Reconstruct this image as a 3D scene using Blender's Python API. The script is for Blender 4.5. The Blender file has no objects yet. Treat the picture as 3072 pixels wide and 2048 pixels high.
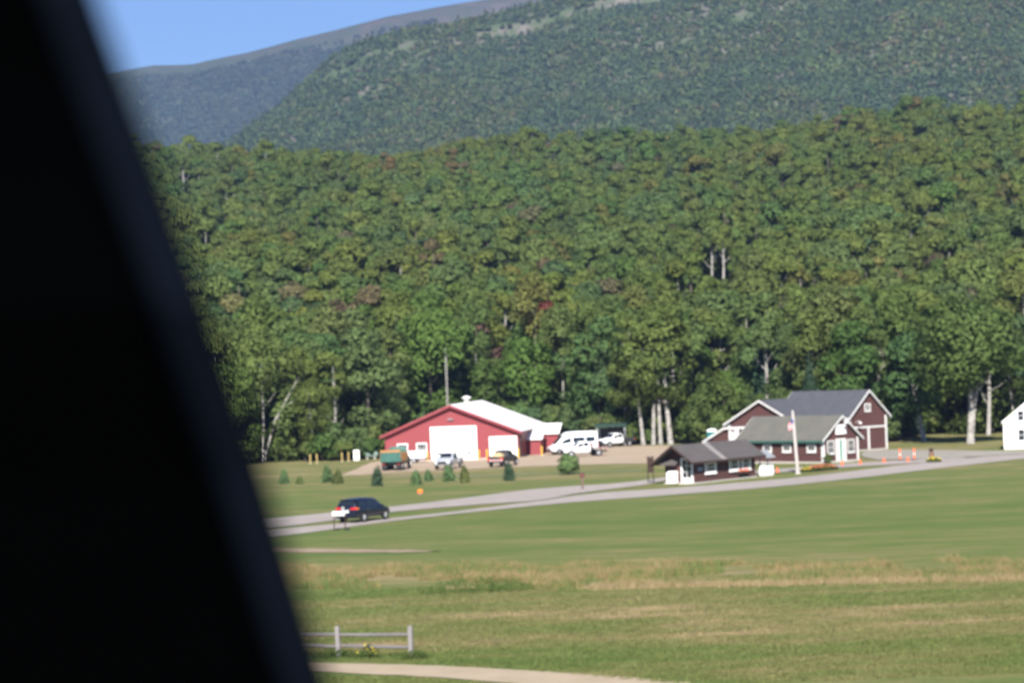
import bpy, bmesh, math, random
import numpy as np
from mathutils import Matrix, Vector, noise as mnoise

R = math.radians
rng = np.random.default_rng(11)
random.seed(5)
scene = bpy.context.scene
col = scene.collection

# ------------------------------------------------------------------ camera, sky, sun, exposure
CAM_Z = 11.3
cam_data = bpy.data.cameras.new("camera")
cam = bpy.data.objects.new("camera", cam_data)
col.objects.link(cam)
scene.camera = cam
cam_data.sensor_width = 22.2
cam_data.lens = 55.0
cam_data.clip_start = 0.05
cam_data.clip_end = 30000
cam.matrix_world = (Matrix.Translation((0, 0, CAM_Z)) @ Matrix.Rotation(R(90 + 0.565), 4, 'X')
                    @ Matrix.Rotation(R(-2.2), 4, 'Z'))
cam_data.dof.use_dof = True
cam_data.dof.focus_distance = 9.0
cam_data.dof.aperture_fstop = 4.5

SUN_EL, SUN_AZ = 37.0, 4.0            # azimuth: degrees left of straight behind the camera
world = bpy.data.worlds.new("World")
scene.world = world
world.use_nodes = True
wn = world.node_tree
bg = wn.nodes['Background']
sky = wn.nodes.new('ShaderNodeTexSky')
sky.sky_type = 'NISHITA'
sky.sun_disc = False
sky.sun_elevation = R(SUN_EL)
sky.sun_rotation = R(180 + SUN_AZ)
sky.altitude = 3000
sky.air_density = 1.0
sky.dust_density = 0.0
sky.ozone_density = 6.0
wn.links.new(sky.outputs[0], bg.inputs[0])
bg.inputs[1].default_value = 0.055

sun_data = bpy.data.lights.new("sun", 'SUN')
sun_data.energy = 4.5
sun_data.angle = R(0.53)
sun_data.color = (1.0, 0.95, 0.87)
sun = bpy.data.objects.new("sun", sun_data)
col.objects.link(sun)
sdir = Vector((-math.sin(R(SUN_AZ)) * math.cos(R(SUN_EL)), -math.cos(R(SUN_AZ)) * math.cos(R(SUN_EL)), math.sin(R(SUN_EL))))
sun.rotation_euler = sdir.to_track_quat('Z', 'Y').to_euler()
sun.location = (-60, -60, 120)

scene.render.engine = 'CYCLES'
scene.cycles.use_denoising = True
scene.cycles.max_bounces = 6
scene.cycles.diffuse_bounces = 3
scene.cycles.transmission_bounces = 3
scene.cycles.volume_bounces = 1
scene.view_settings.view_transform = 'Standard'
scene.view_settings.look = 'None'
scene.view_settings.gamma = 1.0
scene.view_settings.exposure = 1.5
scene.view_settings.use_curve_mapping = False

# ------------------------------------------------------------------ helpers: tagging, meshes
def tag(o, label=None, cat=None, group=None, kind=None):
    if label: o['label'] = label
    if cat: o['category'] = cat
    if group: o['group'] = group
    if kind: o['kind'] = kind
    return o

def link(o, parent=None):
    col.objects.link(o)
    if parent is not None:
        o.parent = parent
    return o

def thing(name, label, cat, loc=(0, 0, 0), rz=0.0, group=None):
    o = bpy.data.objects.new(name, None)
    o.empty_display_size = 0.3
    link(o)
    o.location = loc
    o.rotation_euler = (0, 0, rz)
    return tag(o, label, cat, group)

class MB:
    def __init__(s):
        s.v, s.f = [], []
    def add(s, verts, faces):
        n = len(s.v)
        s.v += [tuple(p) for p in verts]
        s.f += [tuple(i + n for i in f) for f in faces]
        return s
    def box(s, x0, x1, y0, y1, z0, z1):
        v = [(x0, y0, z0), (x1, y0, z0), (x1, y1, z0), (x0, y1, z0), (x0, y0, z1), (x1, y0, z1), (x1, y1, z1), (x0, y1, z1)]
        return s.add(v, [(0, 3, 2, 1), (4, 5, 6, 7), (0, 1, 5, 4), (1, 2, 6, 5), (2, 3, 7, 6), (3, 0, 4, 7)])
    def obox(s, p0, p1, w, h, up=(0, 0, 1)):
        """bar from p0 to p1 with section w x h"""
        p0, p1, up = Vector(p0), Vector(p1), Vector(up)
        d = (p1 - p0).normalized()
        a = d.cross(up)
        if a.length < 1e-4: a = Vector((1, 0, 0))
        a.normalize(); b = a.cross(d).normalized()
        v = []
        for p in (p0, p1):
            for sa, sb in ((-1, -1), (1, -1), (1, 1), (-1, 1)):
                v.append(p + a * sa * w / 2 + b * sb * h / 2)
        return s.add(v, [(0, 1, 2, 3), (7, 6, 5, 4), (0, 4, 5, 1), (1, 5, 6, 2), (2, 6, 7, 3), (3, 7, 4, 0)])
    def prism(s, poly, axis, a0, a1):
        """polygon (2D) extruded along axis 'x','y' or 'z'"""
        def P(p, a):
            return {'x': (a, p[0], p[1]), 'y': (p[0], a, p[1]), 'z': (p[0], p[1], a)}[axis]
        n = len(poly)
        v = [P(p, a0) for p in poly] + [P(p, a1) for p in poly]
        f = [tuple(range(n)), tuple(range(2 * n - 1, n - 1, -1))] + [(i, i + n, (i + 1) % n + n, (i + 1) % n) for i in range(n)]
        return s.add(v, f)
    def tube(s, pts, rad, n=8, cap=True):
        pts = [Vector(p) for p in pts]
        if not isinstance(rad, (list, tuple)): rad = [rad] * len(pts)
        v, f = [], []
        for i, p in enumerate(pts):
            d = (pts[min(i + 1, len(pts) - 1)] - pts[max(i - 1, 0)]).normalized()
            a = d.cross(Vector((0, 1, 0) if abs(d.y) < .9 else (1, 0, 0))).normalized()
            b = d.cross(a)
            for k in range(n):
                t = 2 * math.pi * k / n
                v.append(p + (a * math.cos(t) + b * math.sin(t)) * rad[i])
        for i in range(len(pts) - 1):
            for k in range(n):
                f.append((i * n + k, i * n + (k + 1) % n, (i + 1) * n + (k + 1) % n, (i + 1) * n + k))
        if cap:
            f.append(tuple(range(n - 1, -1, -1)))
            f.append(tuple((len(pts) - 1) * n + k for k in range(n)))
        return s.add(v, f)
    def cyl(s, c, r, h, n=12, axis='z', r2=None):
        c = Vector(c); d = {'x': Vector((1, 0, 0)), 'y': Vector((0, 1, 0)), 'z': Vector((0, 0, 1))}[axis]
        return s.tube([c, c + d * h], [r, r if r2 is None else r2], n)
    def lathe(s, prof, c=(0, 0, 0), n=12):
        return s.tube([(c[0], c[1], c[2] + z) for r, z in prof], [max(r, .001) for r, z in prof], n)
    def loft(s, rings):
        n = len(rings[0]); v = [p for r in rings for p in r]
        f = [(i * n + k, i * n + (k + 1) % n, (i + 1) * n + (k + 1) % n, (i + 1) * n + k) for i in range(len(rings) - 1) for k in range(n)]
        f += [tuple(range(n - 1, -1, -1)), tuple((len(rings) - 1) * n + k for k in range(n))]
        return s.add(v, f)
    def mesh(s, name, m, smooth=False, bevel=0.0, seg=1):
        me = bpy.data.meshes.new(name)
        me.from_pydata(s.v, [], s.f)
        bm = bmesh.new(); bm.from_mesh(me)
        bmesh.ops.recalc_face_normals(bm, faces=bm.faces)
        if bevel:
            es = [e for e in bm.edges if len(e.link_faces) == 2 and e.calc_face_angle(0) > R(30)]
            bmesh.ops.bevel(bm, geom=es, offset=bevel, segments=seg, affect='EDGES', clamp_overlap=True)
        if smooth:
            for fc in bm.faces: fc.smooth = True
            for e in bm.edges:
                if len(e.link_faces) == 2 and e.calc_face_angle(0) > R(42): e.smooth = False
        bm.to_mesh(me); bm.free()
        me.materials.append(m)
        return me
    def build(s, name, m, parent=None, smooth=False, bevel=0.0, seg=1, loc=None, rz=None):
        o = bpy.data.objects.new(name, s.mesh(name, m, smooth, bevel, seg))
        link(o, parent)
        if loc: o.location = loc
        if rz is not None: o.rotation_euler = (0, 0, rz)
        return o

def part(name, me, parent, loc=(0, 0, 0), rz=0.0):
    o = bpy.data.objects.new(name, me)
    link(o, parent); o.location = loc; o.rotation_euler = (0, 0, rz)
    return o

def copy_tree(o, parent=None):
    c = o.copy(); col.objects.link(c); c.parent = parent
    for ch in list(o.children): copy_tree(ch, c)
    return c

# ------------------------------------------------------------------ materials
def new_mat(name):
    m = bpy.data.materials.new(name); m.use_nodes = True
    nt = m.node_tree
    return m, nt, nt.nodes['Principled BSDF']

def ramp(nt, stops, fac=None, interp='LINEAR'):
    r = nt.nodes.new('ShaderNodeValToRGB')
    el = r.color_ramp.elements
    r.color_ramp.interpolation = interp
    while len(el) < len(stops): el.new(0.5)
    for e, (p, c) in zip(el, stops):
        e.position = p
        e.color = (c, c, c, 1) if isinstance(c, (int, float)) else (*c, 1)
    if fac is not None: nt.links.new(fac, r.inputs[0])
    return r

def noise(nt, vec, scale, detail=4, rough=.55, mscale=None):
    if mscale:
        mp = nt.nodes.new('ShaderNodeMapping'); mp.inputs['Scale'].default_value = mscale
        nt.links.new(vec, mp.inputs['Vector']); vec = mp.outputs[0]
    n = nt.nodes.new('ShaderNodeTexNoise')
    n.inputs['Scale'].default_value = scale; n.inputs['Detail'].default_value = detail; n.inputs['Roughness'].default_value = rough
    nt.links.new(vec, n.inputs['Vector'])
    return n.outputs['Fac']

def math_(nt, op, a, b=None, clamp=False):
    n = nt.nodes.new('ShaderNodeMath'); n.operation = op; n.use_clamp = clamp
    for i, x in enumerate((a, b)):
        if x is None: continue
        if isinstance(x, (int, float)): n.inputs[i].default_value = x
        else: nt.links.new(x, n.inputs[i])
    return n.outputs[0]

def mixc(nt, fac, a, b, mode='MIX'):
    n = nt.nodes.new('ShaderNodeMix'); n.data_type = 'RGBA'; n.blend_type = mode
    for sock, x in ((n.inputs[0], fac), (n.inputs[6], a), (n.inputs[7], b)):
        if isinstance(x, (int, float)): sock.default_value = x
        elif isinstance(x, tuple): sock.default_value = (*x, 1)
        else: nt.links.new(x, sock)
    return n.outputs[2]

def bump(nt, bsdf, h, strength=.4, dist=.05):
    b = nt.nodes.new('ShaderNodeBump'); b.inputs['Strength'].default_value = strength; b.inputs['Distance'].default_value = dist
    nt.links.new(h, b.inputs['Height']); nt.links.new(b.outputs[0], bsdf.inputs['Normal'])

def mat(name, c, rough=.65, var=.18, vscale=1.2, metal=0.0, spec=.35, coat=0.0, stripes=None, stretch=None):
    """plain coloured material with weathering; stripes=(axis, period, depth) gives fine board / rib relief"""
    m, nt, b = new_mat(name)
    tc = nt.nodes.new('ShaderNodeTexCoord').outputs['Object']
    n1 = noise(nt, tc, vscale, 5, .6, stretch)
    n2 = noise(nt, tc, vscale * 9, 3, .6)
    f = math_(nt, 'ADD', math_(nt, 'MULTIPLY', n1, .7), math_(nt, 'MULTIPLY', n2, .3))
    r = ramp(nt, [(.28, tuple(x * (1 - var) for x in c)), (.72, tuple(min(1, x * (1 + var)) for x in c))], f)
    nt.links.new(r.outputs[0], b.inputs['Base Color'])
    b.inputs['Roughness'].default_value = rough
    b.inputs['Metallic'].default_value = metal
    b.inputs['Specular IOR Level'].default_value = spec
    if coat: b.inputs['Coat Weight'].default_value = coat; b.inputs['Coat Roughness'].default_value = .06
    if stripes:
        ax, per, dep = stripes
        sp = nt.nodes.new('ShaderNodeSeparateXYZ'); nt.links.new(tc, sp.inputs[0])
        src = sp.outputs['XYZ'.index(ax)] if ax in 'XYZ' else math_(nt, 'ADD', sp.outputs[0], sp.outputs[1])
        fr = math_(nt, 'FRACT', math_(nt, 'DIVIDE', src, per))
        h = ramp(nt, [(0, 0.0), (.07, 1.0), (.9, 1.0), (1, 0.0)] if ax == 'W' else [(0, 0.0), (.08, 1.0), (1, .35)], fr)
        bump(nt, b, h.outputs[0], .9, dep)
    return m

M = {}
M['red_wall'] = mat('red_wall_paint', (.23, .044, .051), .55, .08, .25, stripes=('W', .30, .03))
M['red_trim'] = mat('red_trim_paint', (.22, .04, .047), .5, .10)
M['white_roof'] = mat('white_metal_roof', (.84, .83, .85), .5, .03, .3, spec=.4, stripes=('Y', .6, .012))
M['white'] = mat('white_paint', (.80, .80, .79), .55, .05, .8)
M['white_siding'] = mat('white_clapboard', (.78, .79, .82), .6, .05, .6, stripes=('Z', .14, .015))
M['trim_white'] = mat('trim_white_paint', (.62, .61, .60), .6, .08, .8)
M['brown_wall'] = mat('brown_stained_board', (.078, .034, .031), .75, .2, .7, stripes=('Z', .16, .018))
M['brown_dark'] = mat('dark_brown_wood', (.04, .022, .018), .8, .25, 2)
M['slate_roof'] = mat('blue_grey_shingle', (.062, .064, .076), .85, .2, 1.1, stripes=('X', .25, .01))
M['green_roof'] = mat('grey_green_shingle', (.105, .102, .087), .85, .18, .8, stripes=('X', .25, .01))
M['grey_roof'] = mat('grey_brown_shingle', (.078, .069, .068), .88, .22, 1.0, stripes=('X', .22, .01))
M['roof_patch'] = mat('worn_pale_shingle', (.20, .185, .18), .88, .15, 1.5)
M['glass'] = mat('window_glass', (.02, .025, .03), .08, .2, spec=.6)
M['car_glass'] = mat('tinted_glass', (.012, .016, .022), .06, .1, spec=.6)
M['navy_paint'] = mat('dark_navy_car_paint', (.004, .006, .016), .3, .1, .5, coat=.5)
M['car_white'] = mat('white_car_paint', (.78, .79, .81), .35, .05, .6, coat=.5)
M['silver_paint'] = mat('silver_car_paint', (.50, .52, .56), .32, .08, .6, metal=.25, coat=.5)
M['green_steel'] = mat('worn_green_steel', (.035, .105, .085), .55, .3, 1.5)
M['dark_green'] = mat('dark_green_sheet', (.012, .035, .028), .6, .2)
M['orange_wood'] = mat('orange_brown_boards', (.34, .165, .06), .75, .25, 2, stretch=(.3, 1, 4))
M['tyre'] = mat('tyre_rubber', (.018, .018, .019), .85, .2, 4)
M['rim'] = mat('wheel_alloy', (.52, .52, .53), .35, .1, 4, metal=.6)
M['black'] = mat('black_plastic', (.016, .016, .017), .6, .2, 3)
M['dark_steel'] = mat('dark_steel', (.05, .05, .055), .5, .2, 3, metal=.3)
M['grey_steel'] = mat('galvanised_steel', (.36, .38, .39), .5, .15, 3, metal=.4)
M['chrome'] = mat('chrome_trim', (.7, .7, .7), .2, .05, 3, metal=.9)
M['red_lamp'] = mat('red_lamp_lens', (.62, .02, .015), .2, .1, 5, coat=.6)
M['amber_lamp'] = mat('amber_lamp_lens', (.8, .26, .02), .2, .1, 5, coat=.6)
M['head_lamp'] = mat('clear_lamp_lens', (.65, .67, .68), .15, .1, 5, coat=.8)
M['pole_paint'] = mat('dull_pale_pole_paint', (.42, .385, .37), .7, .12, 2)
M['orange'] = mat('safety_orange', (.85, .13, .03), .6, .1, 3)
M['yellow'] = mat('safety_yellow', (.62, .37, .05), .6, .15, 2)
M['pale_yellow'] = mat('pale_yellow_post_paint', (.36, .27, .10), .7, .15, 2)
M['tan_load'] = mat('tan_canvas', (.42, .32, .17), .85, .2, 2)
M['teal'] = mat('teal_plastic', (.012, .12, .12), .5, .12, 2)
M['old_wood'] = mat('weathered_grey_wood', (.20, .185, .185), .85, .3, 3, stretch=(1, 1, .25))
M['rail_wood'] = mat('weathered_rail_wood', (.135, .125, .13), .85, .35, 3, stretch=(.2, 2, 2))
M['concrete'] = mat('pale_concrete', (.42, .40, .37), .85, .12, 2)
M['door_green'] = mat('green_door_paint', (.02, .20, .13), .5, .1)
M['blue_sign'] = mat('blue_grey_sign', (.22, .30, .40), .6, .1)
M['flag_red'] = mat('flag_red_cloth', (.55, .03, .05), .8, .1)
M['flag_white'] = mat('flag_white_cloth', (.75, .74, .74), .8, .05)
M['flag_blue'] = mat('flag_blue_cloth', (.03, .05, .20), .8, .1)
M['pillar'] = mat('shaded_black_pillar_trim', (.0006, .0007, .0009), .95, .1, 20, spec=0.0)  # near-zero albedo puts the shade of the unbuilt cabin into the black
M['seal'] = mat('dark_rubber_seal', (.0035, .0055, .011), .9, .1, 20, spec=.02)
M['bark'] = mat('grey_brown_bark', (.10, .085, .07), .9, .35, 1.2, stretch=(2, 2, .4))
M['dead_bark'] = mat('dead_grey_bark', (.27, .25, .24), .9, .2, 1.2, stretch=(2, 2, .4))

def birch_bark():
    m, nt, b = new_mat('white_birch_bark')
    tc = nt.nodes.new('ShaderNodeTexCoord').outputs['Object']
    n = noise(nt, tc, 1.0, 4, .7, (2.2, 2.2, 5.5))
    r = ramp(nt, [(.40, (.10, .09, .08)), (.48, (.29, .275, .255)), (.72, (.44, .415, .39))], n)
    nt.links.new(r.outputs[0], b.inputs['Base Color']); b.inputs['Roughness'].default_value = .85
    return m
M['birch'] = birch_bark()

def leaf_mat(name, stops, trans=.46, mottled=.26):
    """foliage: colour differs from tree to tree and a little within the crown"""
    m, nt, b = new_mat(name)
    oi = nt.nodes.new('ShaderNodeObjectInfo')
    geo = nt.nodes.new('ShaderNodeNewGeometry')
    r = ramp(nt, stops, oi.outputs['Random'])
    n = noise(nt, geo.outputs['Position'], .8, 3, .6)
    ng = noise(nt, geo.outputs['Position'], .012, 2, .5)
    dk = ramp(nt, [(.3, 1 - mottled), (.7, 1 + mottled)], n)
    c = mixc(nt, 1.0, r.outputs[0], dk.outputs[0], 'MULTIPLY')
    warm = ramp(nt, [(.35, (.90, 1.0, 1.06)), (.65, (1.10, 1.03, .87))], ng)
    c = mixc(nt, 1.0, c, warm.outputs[0], 'MULTIPLY')
    drift = ramp(nt, [(.32, .84), (.68, 1.16)], noise(nt, geo.outputs['Position'], .03, 3, .55))
    c = mixc(nt, 1.0, c, drift.outputs[0], 'MULTIPLY')
    nt.links.new(c, b.inputs['Base Color'])
    b.inputs['Roughness'].default_value = .65; b.inputs['Specular IOR Level'].default_value = .18
    if trans:
        t = nt.nodes.new('ShaderNodeBsdfTranslucent'); nt.links.new(c, t.inputs[0])
        mx = nt.nodes.new('ShaderNodeMixShader'); mx.inputs[0].default_value = trans
        nt.links.new(b.outputs[0], mx.inputs[1]); nt.links.new(t.outputs[0], mx.inputs[2])
        nt.links.new(mx.outputs[0], nt.nodes['Material Output'].inputs[0])
    return m
GR = [(0, (.088, .156, .042)), (.16, (.134, .178, .046)), (.32, (.096, .164, .056)), (.48, (.158, .186, .048)), (.62, (.080, .136, .060)), (.74, (.144, .182, .048)),
      (.86, (.110, .168, .062)), (.968, (.170, .176, .055)), (.990, (.150, .130, .085)), (1.0, (.18, .14, .05))]
M['leaf'] = leaf_mat('broadleaf_foliage', GR)
M['leaf_birch'] = leaf_mat('birch_foliage', [(0, (.126, .180, .048)), (.5, (.152, .188, .050)), (.9, (.116, .174, .056)), (1, (.185, .178, .052))])
M['leaf_mid'] = leaf_mat('mid_green_foliage', [(0, (.095, .150, .042)), (1, (.11, .155, .044))])
M['leaf_pale'] = leaf_mat('bright_maple_foliage', [(0, (.110, .180, .040)), (1, (.125, .190, .044))])
M['leaf_red'] = leaf_mat('red_autumn_foliage', [(0, (.12, .035, .032)), (1, (.13, .045, .04))])
M['leaf_mauve'] = leaf_mat('mauve_thinning_foliage', [(0, (.13, .09, .075)), (1, (.14, .085, .075))])
M['leaf_gold'] = leaf_mat('golden_autumn_foliage', [(0, (.24, .17, .025)), (1, (.25, .15, .03))])
M['needle'] = leaf_mat('spruce_needles', [(0, (.036, .068, .040)), (1, (.046, .078, .042))], trans=.15)
M['needle_young'] = leaf_mat('young_spruce_needles', [(0, (.085, .150, .060)), (1, (.105, .165, .062))], trans=.1)
M['needle_olive'] = leaf_mat('olive_spruce_needles', [(0, (.12, .14, .042)), (1, (.12, .14, .042))], trans=.1)
M['far_leaf'] = leaf_mat('far_forest_foliage', [(0, (.040, .068, .034)), (.35, (.050, .080, .035)), (.6, (.060, .090, .037)), (.85, (.074, .098, .038)),
                                               (.95, (.075, .078, .045)), (1.0, (.10, .09, .055))], trans=0.12)
M['far_spruce'] = leaf_mat('far_spruce_foliage', [(0, (.030, .050, .030)), (.6, (.038, .060, .033)), (1, (.052, .070, .035))], trans=0.05)
M['straw'] = mat('pale_straw', (.235, .18, .095), .85, .2, 3)
M['weed'] = leaf_mat('green_weed', [(0, (.07, .12, .03)), (1, (.09, .13, .035))])
M['petal_orange'] = mat('orange_red_petals', (.52, .13, .07), .7, .35, 6)
M['petal_yellow'] = mat('yellow_petals', (.62, .48, .03), .7, .2, 6)

def meadow_nodes(nt, lift=1.0):
    lift = lift * .90
    geo = nt.nodes.new('ShaderNodeNewGeometry')
    pos = geo.outputs['Position']
    sp = nt.nodes.new('ShaderNodeSeparateXYZ'); nt.links.new(pos, sp.inputs[0])
    y = sp.outputs[1]
    wob = math_(nt, 'MULTIPLY', math_(nt, 'SUBTRACT', noise(nt, pos, .05, 3), .5), 14.0)
    # bands lie along the road side of the field: slightly oblique to the view
    yy = math_(nt, 'ADD', math_(nt, 'ADD', y, wob), math_(nt, 'MULTIPLY', sp.outputs[0], .22))
    t = math_(nt, 'DIVIDE', math_(nt, 'SUBTRACT', yy, 80.0), 270.0, True)
    k = lambda Y: (Y - 80.0) / 270.0
    bias = ramp(nt, [(k(80), .54), (k(92), .42), (k(99), .38), (k(106), .56), (k(114), .64), (k(124), .52), (k(131), .52), (k(141), .58), (k(148), .46),
                     (k(155), .42), (k(170), .38), (k(190), .34), (k(208), .46), (k(214), .38), (k(232), .48), (k(244), .44), (k(256), .62), (k(266), .46),
                     (k(276), .66), (k(290), .55), (k(320), .60)][:32], t).outputs[0]
    n1 = noise(nt, pos, 1.0, 6, .66, (.055, .15, .1))
    n2 = noise(nt, pos, 1.0, 5, .7, (.22, .5, .5))
    n3 = noise(nt, pos, 1.0, 4, .6, (3.0, 4.0, 3.0))
    s = math_(nt, 'ADD', bias, math_(nt, 'MULTIPLY', math_(nt, 'SUBTRACT', n1, .5), 1.4))
    s = math_(nt, 'ADD', s, math_(nt, 'MULTIPLY', math_(nt, 'SUBTRACT', n2, .5), .9))
    s = math_(nt, 'ADD', s, math_(nt, 'MULTIPLY', math_(nt, 'SUBTRACT', n3, .5), .22), True)
    r = ramp(nt, [(0, (.074 * lift, .120 * lift, .029 * lift)), (.25, (.106 * lift, .148 * lift, .042 * lift)), (.42, (.134 * lift, .160 * lift, .050 * lift)),
                  (.62, (.184 * lift, .176 * lift, .072 * lift)), (.80, (.28 * lift, .222 * lift, .12 * lift)), (1, (.36 * lift, .28 * lift, .17 * lift))], s)
    return pos, sp, r.outputs[0], n2, n3

def ground_mat():
    m, nt, b = new_mat('meadow_ground')
    pos, sp, c, n2, n3 = meadow_nodes(nt)
    # leaf litter under the woods
    wn_ = math_(nt, 'MULTIPLY', math_(nt, 'SUBTRACT', noise(nt, pos, .15, 3), .5), 8.0)
    wood = math_(nt, 'DIVIDE', math_(nt, 'SUBTRACT', math_(nt, 'ADD', sp.outputs[1], wn_), 338.0), 10.0, True)
    lit = ramp(nt, [(.35, (.055, .062, .030)), (.65, (.095, .080, .048))], noise(nt, pos, .7, 4))
    c = mixc(nt, wood, c, lit.outputs[0])
    nt.links.new(c, b.inputs['Base Color']); b.inputs['Roughness'].default_value = .95; b.inputs['Specular IOR Level'].default_value = .1
    bump(nt, b, math_(nt, 'ADD', n3, n2), .8, .25)
    return m
M['ground'] = ground_mat()

def blade_mat(name, lift):
    m, nt, b = new_mat(name)
    pos, sp, c, n2, n3 = meadow_nodes(nt, lift)
    oi = nt.nodes.new('ShaderNodeObjectInfo')
    v = ramp(nt, [(0, .75), (1, 1.25)], oi.outputs['Random'])
    c = mixc(nt, 1.0, c, v.outputs[0], 'MULTIPLY')
    nt.links.new(c, b.inputs['Base Color']); b.inputs['Roughness'].default_value = .8; b.inputs['Specular IOR Level'].default_value = .15
    t = nt.nodes.new('ShaderNodeBsdfTranslucent'); nt.links.new(c, t.inputs[0])
    mx = nt.nodes.new('ShaderNodeMixShader'); mx.inputs[0].default_value = .3
    nt.links.new(b.outputs[0], mx.inputs[1]); nt.links.new(t.outputs[0], mx.inputs[2])
    nt.links.new(mx.outputs[0], nt.nodes['Material Output'].inputs[0])
    return m
M['blade'] = blade_mat('grass_blade', 1.1)

def hay_mat():
    m, nt, b = new_mat('dry_tall_grass')
    geo = nt.nodes.new('ShaderNodeNewGeometry'); oi = nt.nodes.new('ShaderNodeObjectInfo')
    n = noise(nt, geo.outputs['Position'], .16, 4, .6, (1, 1.6, 1))
    s = math_(nt, 'ADD', math_(nt, 'MULTIPLY', n, .8), math_(nt, 'MULTIPLY', oi.outputs['Random'], .25))
    r = ramp(nt, [(.40, (.092, .128, .038)), (.48, (.15, .142, .055)), (.58, (.195, .15, .07)), (.72, (.27, .205, .108))], s)
    nt.links.new(r.outputs[0], b.inputs['Base Color']); b.inputs['Roughness'].default_value = .85; b.inputs['Specular IOR Level'].default_value = .1
    return m
M['hay'] = hay_mat()

def road_mat(name, c, c2, rough=.9, sc=.5):
    m, nt, b = new_mat(name)
    geo = nt.nodes.new('ShaderNodeNewGeometry'); p = geo.outputs['Position']
    n1 = noise(nt, p, sc, 5, .65); n2 = noise(nt, p, 14, 3, .6); n3 = noise(nt, p, .06, 3)
    f = math_(nt, 'ADD', math_(nt, 'MULTIPLY', n1, .6), math_(nt, 'MULTIPLY', n2, .15))
    f = math_(nt, 'ADD', f, math_(nt, 'MULTIPLY', n3, .3))
    r = ramp(nt, [(.36, c), (.68, c2)], f)
    nt.links.new(r.outputs[0], b.inputs['Base Color']); b.inputs['Roughness'].default_value = rough; b.inputs['Specular IOR Level'].default_value = .15
    bump(nt, b, n2, .4, .02)
    return m
M['asphalt'] = road_mat('worn_pale_asphalt', (.245, .217, .200), (.33, .294, .272))
M['gravel'] = road_mat('tan_gravel', (.285, .222, .16), (.38, .30, .222))
M['lane'] = road_mat('sandy_lane', (.285, .23, .16), (.385, .31, .228))
M['dirt'] = road_mat('bare_dirt', (.20, .155, .105), (.29, .225, .16))
M['drive'] = road_mat('grey_gravel_drive', (0.221, 0.205, 0.176), (0.295, 0.271, 0.234))

def mountain_mat(name, woods, rock, rock2, lo, hi, top_z=None):
    m, nt, b = new_mat(name)
    geo = nt.nodes.new('ShaderNodeNewGeometry'); p = geo.outputs['Position']
    n1 = noise(nt, p, .02, 6, .65); n2 = noise(nt, p, .09, 4, .6)
    f = math_(nt, 'ADD', math_(nt, 'MULTIPLY', n1, .6), math_(nt, 'MULTIPLY', n2, .4))
    if top_z:
        sp = nt.nodes.new('ShaderNodeSeparateXYZ'); nt.links.new(p, sp.inputs[0])
        h = math_(nt, 'DIVIDE', math_(nt, 'SUBTRACT', sp.outputs[2], top_z[0]), top_z[1] - top_z[0], True)
        f = math_(nt, 'ADD', f, math_(nt, 'MULTIPLY', h, .16))
    r = ramp(nt, [(lo - .08, woods), (lo, tuple(x * 1.4 for x in woods)), (hi, rock), (hi + .08, rock2)], f)
    nt.links.new(r.outputs[0], b.inputs['Base Color']); b.inputs['Roughness'].default_value = .95; b.inputs['Specular IOR Level'].default_value = .05
    bump(nt, b, n2, .8, 4)
    return m
M['mid_mount'] = mountain_mat('wooded_granite', (.044, .062, .032), (.11, .105, .088), (.17, .158, .138), .47, .57)
M['far_mount'] = mountain_mat('far_wooded_granite', (.032, .046, .028), (.070, .064, .050), (.105, .09, .072), .50, .66, (640, 800))

# ------------------------------------------------------------------ terrain
def sm(t):
    t = np.clip(t, 0, 1); return t * t * (3 - 2 * t)

def terrain(x, y):
    x = np.asarray(x, float); y = np.asarray(y, float)
    near = 10.1 * np.clip((68 - y) / 66, 0, 1)
    t = np.clip((y - 349) / 600, 0, None)
    ridge = 78.5 + np.clip(.045 * x, 0, 9) + np.clip(-.03 * (x + 30), 0, 6)
    h = ridge * np.where(t < 1, np.clip(t, 0, 1) ** 1.12, 1 - .55 * sm((t - 1.02) / 1.1))
    und = (2.2 * np.sin(x * .045 + y * .021) + 1.6 * np.sin(x * -.082 + y * .033 + 1.3) + 1.2 * np.sin(y * .06 + x * .02)) * np.clip(t * 5, 0, 1)
    return near + h + und * np.where(t < 1.6, 1, .3)

def grid_mesh(name, xs, ys, zf, m, smooth=True):
    X, Y = np.meshgrid(xs, ys)
    Z = zf(X, Y)
    v = np.stack([X, Y, Z], -1).reshape(-1, 3)
    nx, ny = len(xs), len(ys)
    i = (np.arange(ny - 1)[:, None] * nx + np.arange(nx - 1)[None]).reshape(-1)
    f = np.stack([i, i + 1, i + nx + 1, i + nx], -1)
    return np_mesh(name, v, f, m, smooth)

def np_mesh(name, v, f, m, smooth=False, normals=None):
    me = bpy.data.meshes.new(name)
    k = f.shape[1]
    me.vertices.add(len(v)); me.vertices.foreach_set('co', np.ascontiguousarray(v, np.float32).ravel())
    me.loops.add(f.size); me.loops.foreach_set('vertex_index', np.ascontiguousarray(f, np.int32).ravel())
    me.polygons.add(len(f)); me.polygons.foreach_set('loop_start', np.arange(0, f.size, k, dtype=np.int32))
    me.update(calc_edges=True)
    if smooth: me.polygons.foreach_set('use_smooth', np.ones(len(f), bool))
    if m is not None: me.materials.append(m)
    if normals is not None: me.normals_split_custom_set_from_vertices(normals)
    return me

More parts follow.
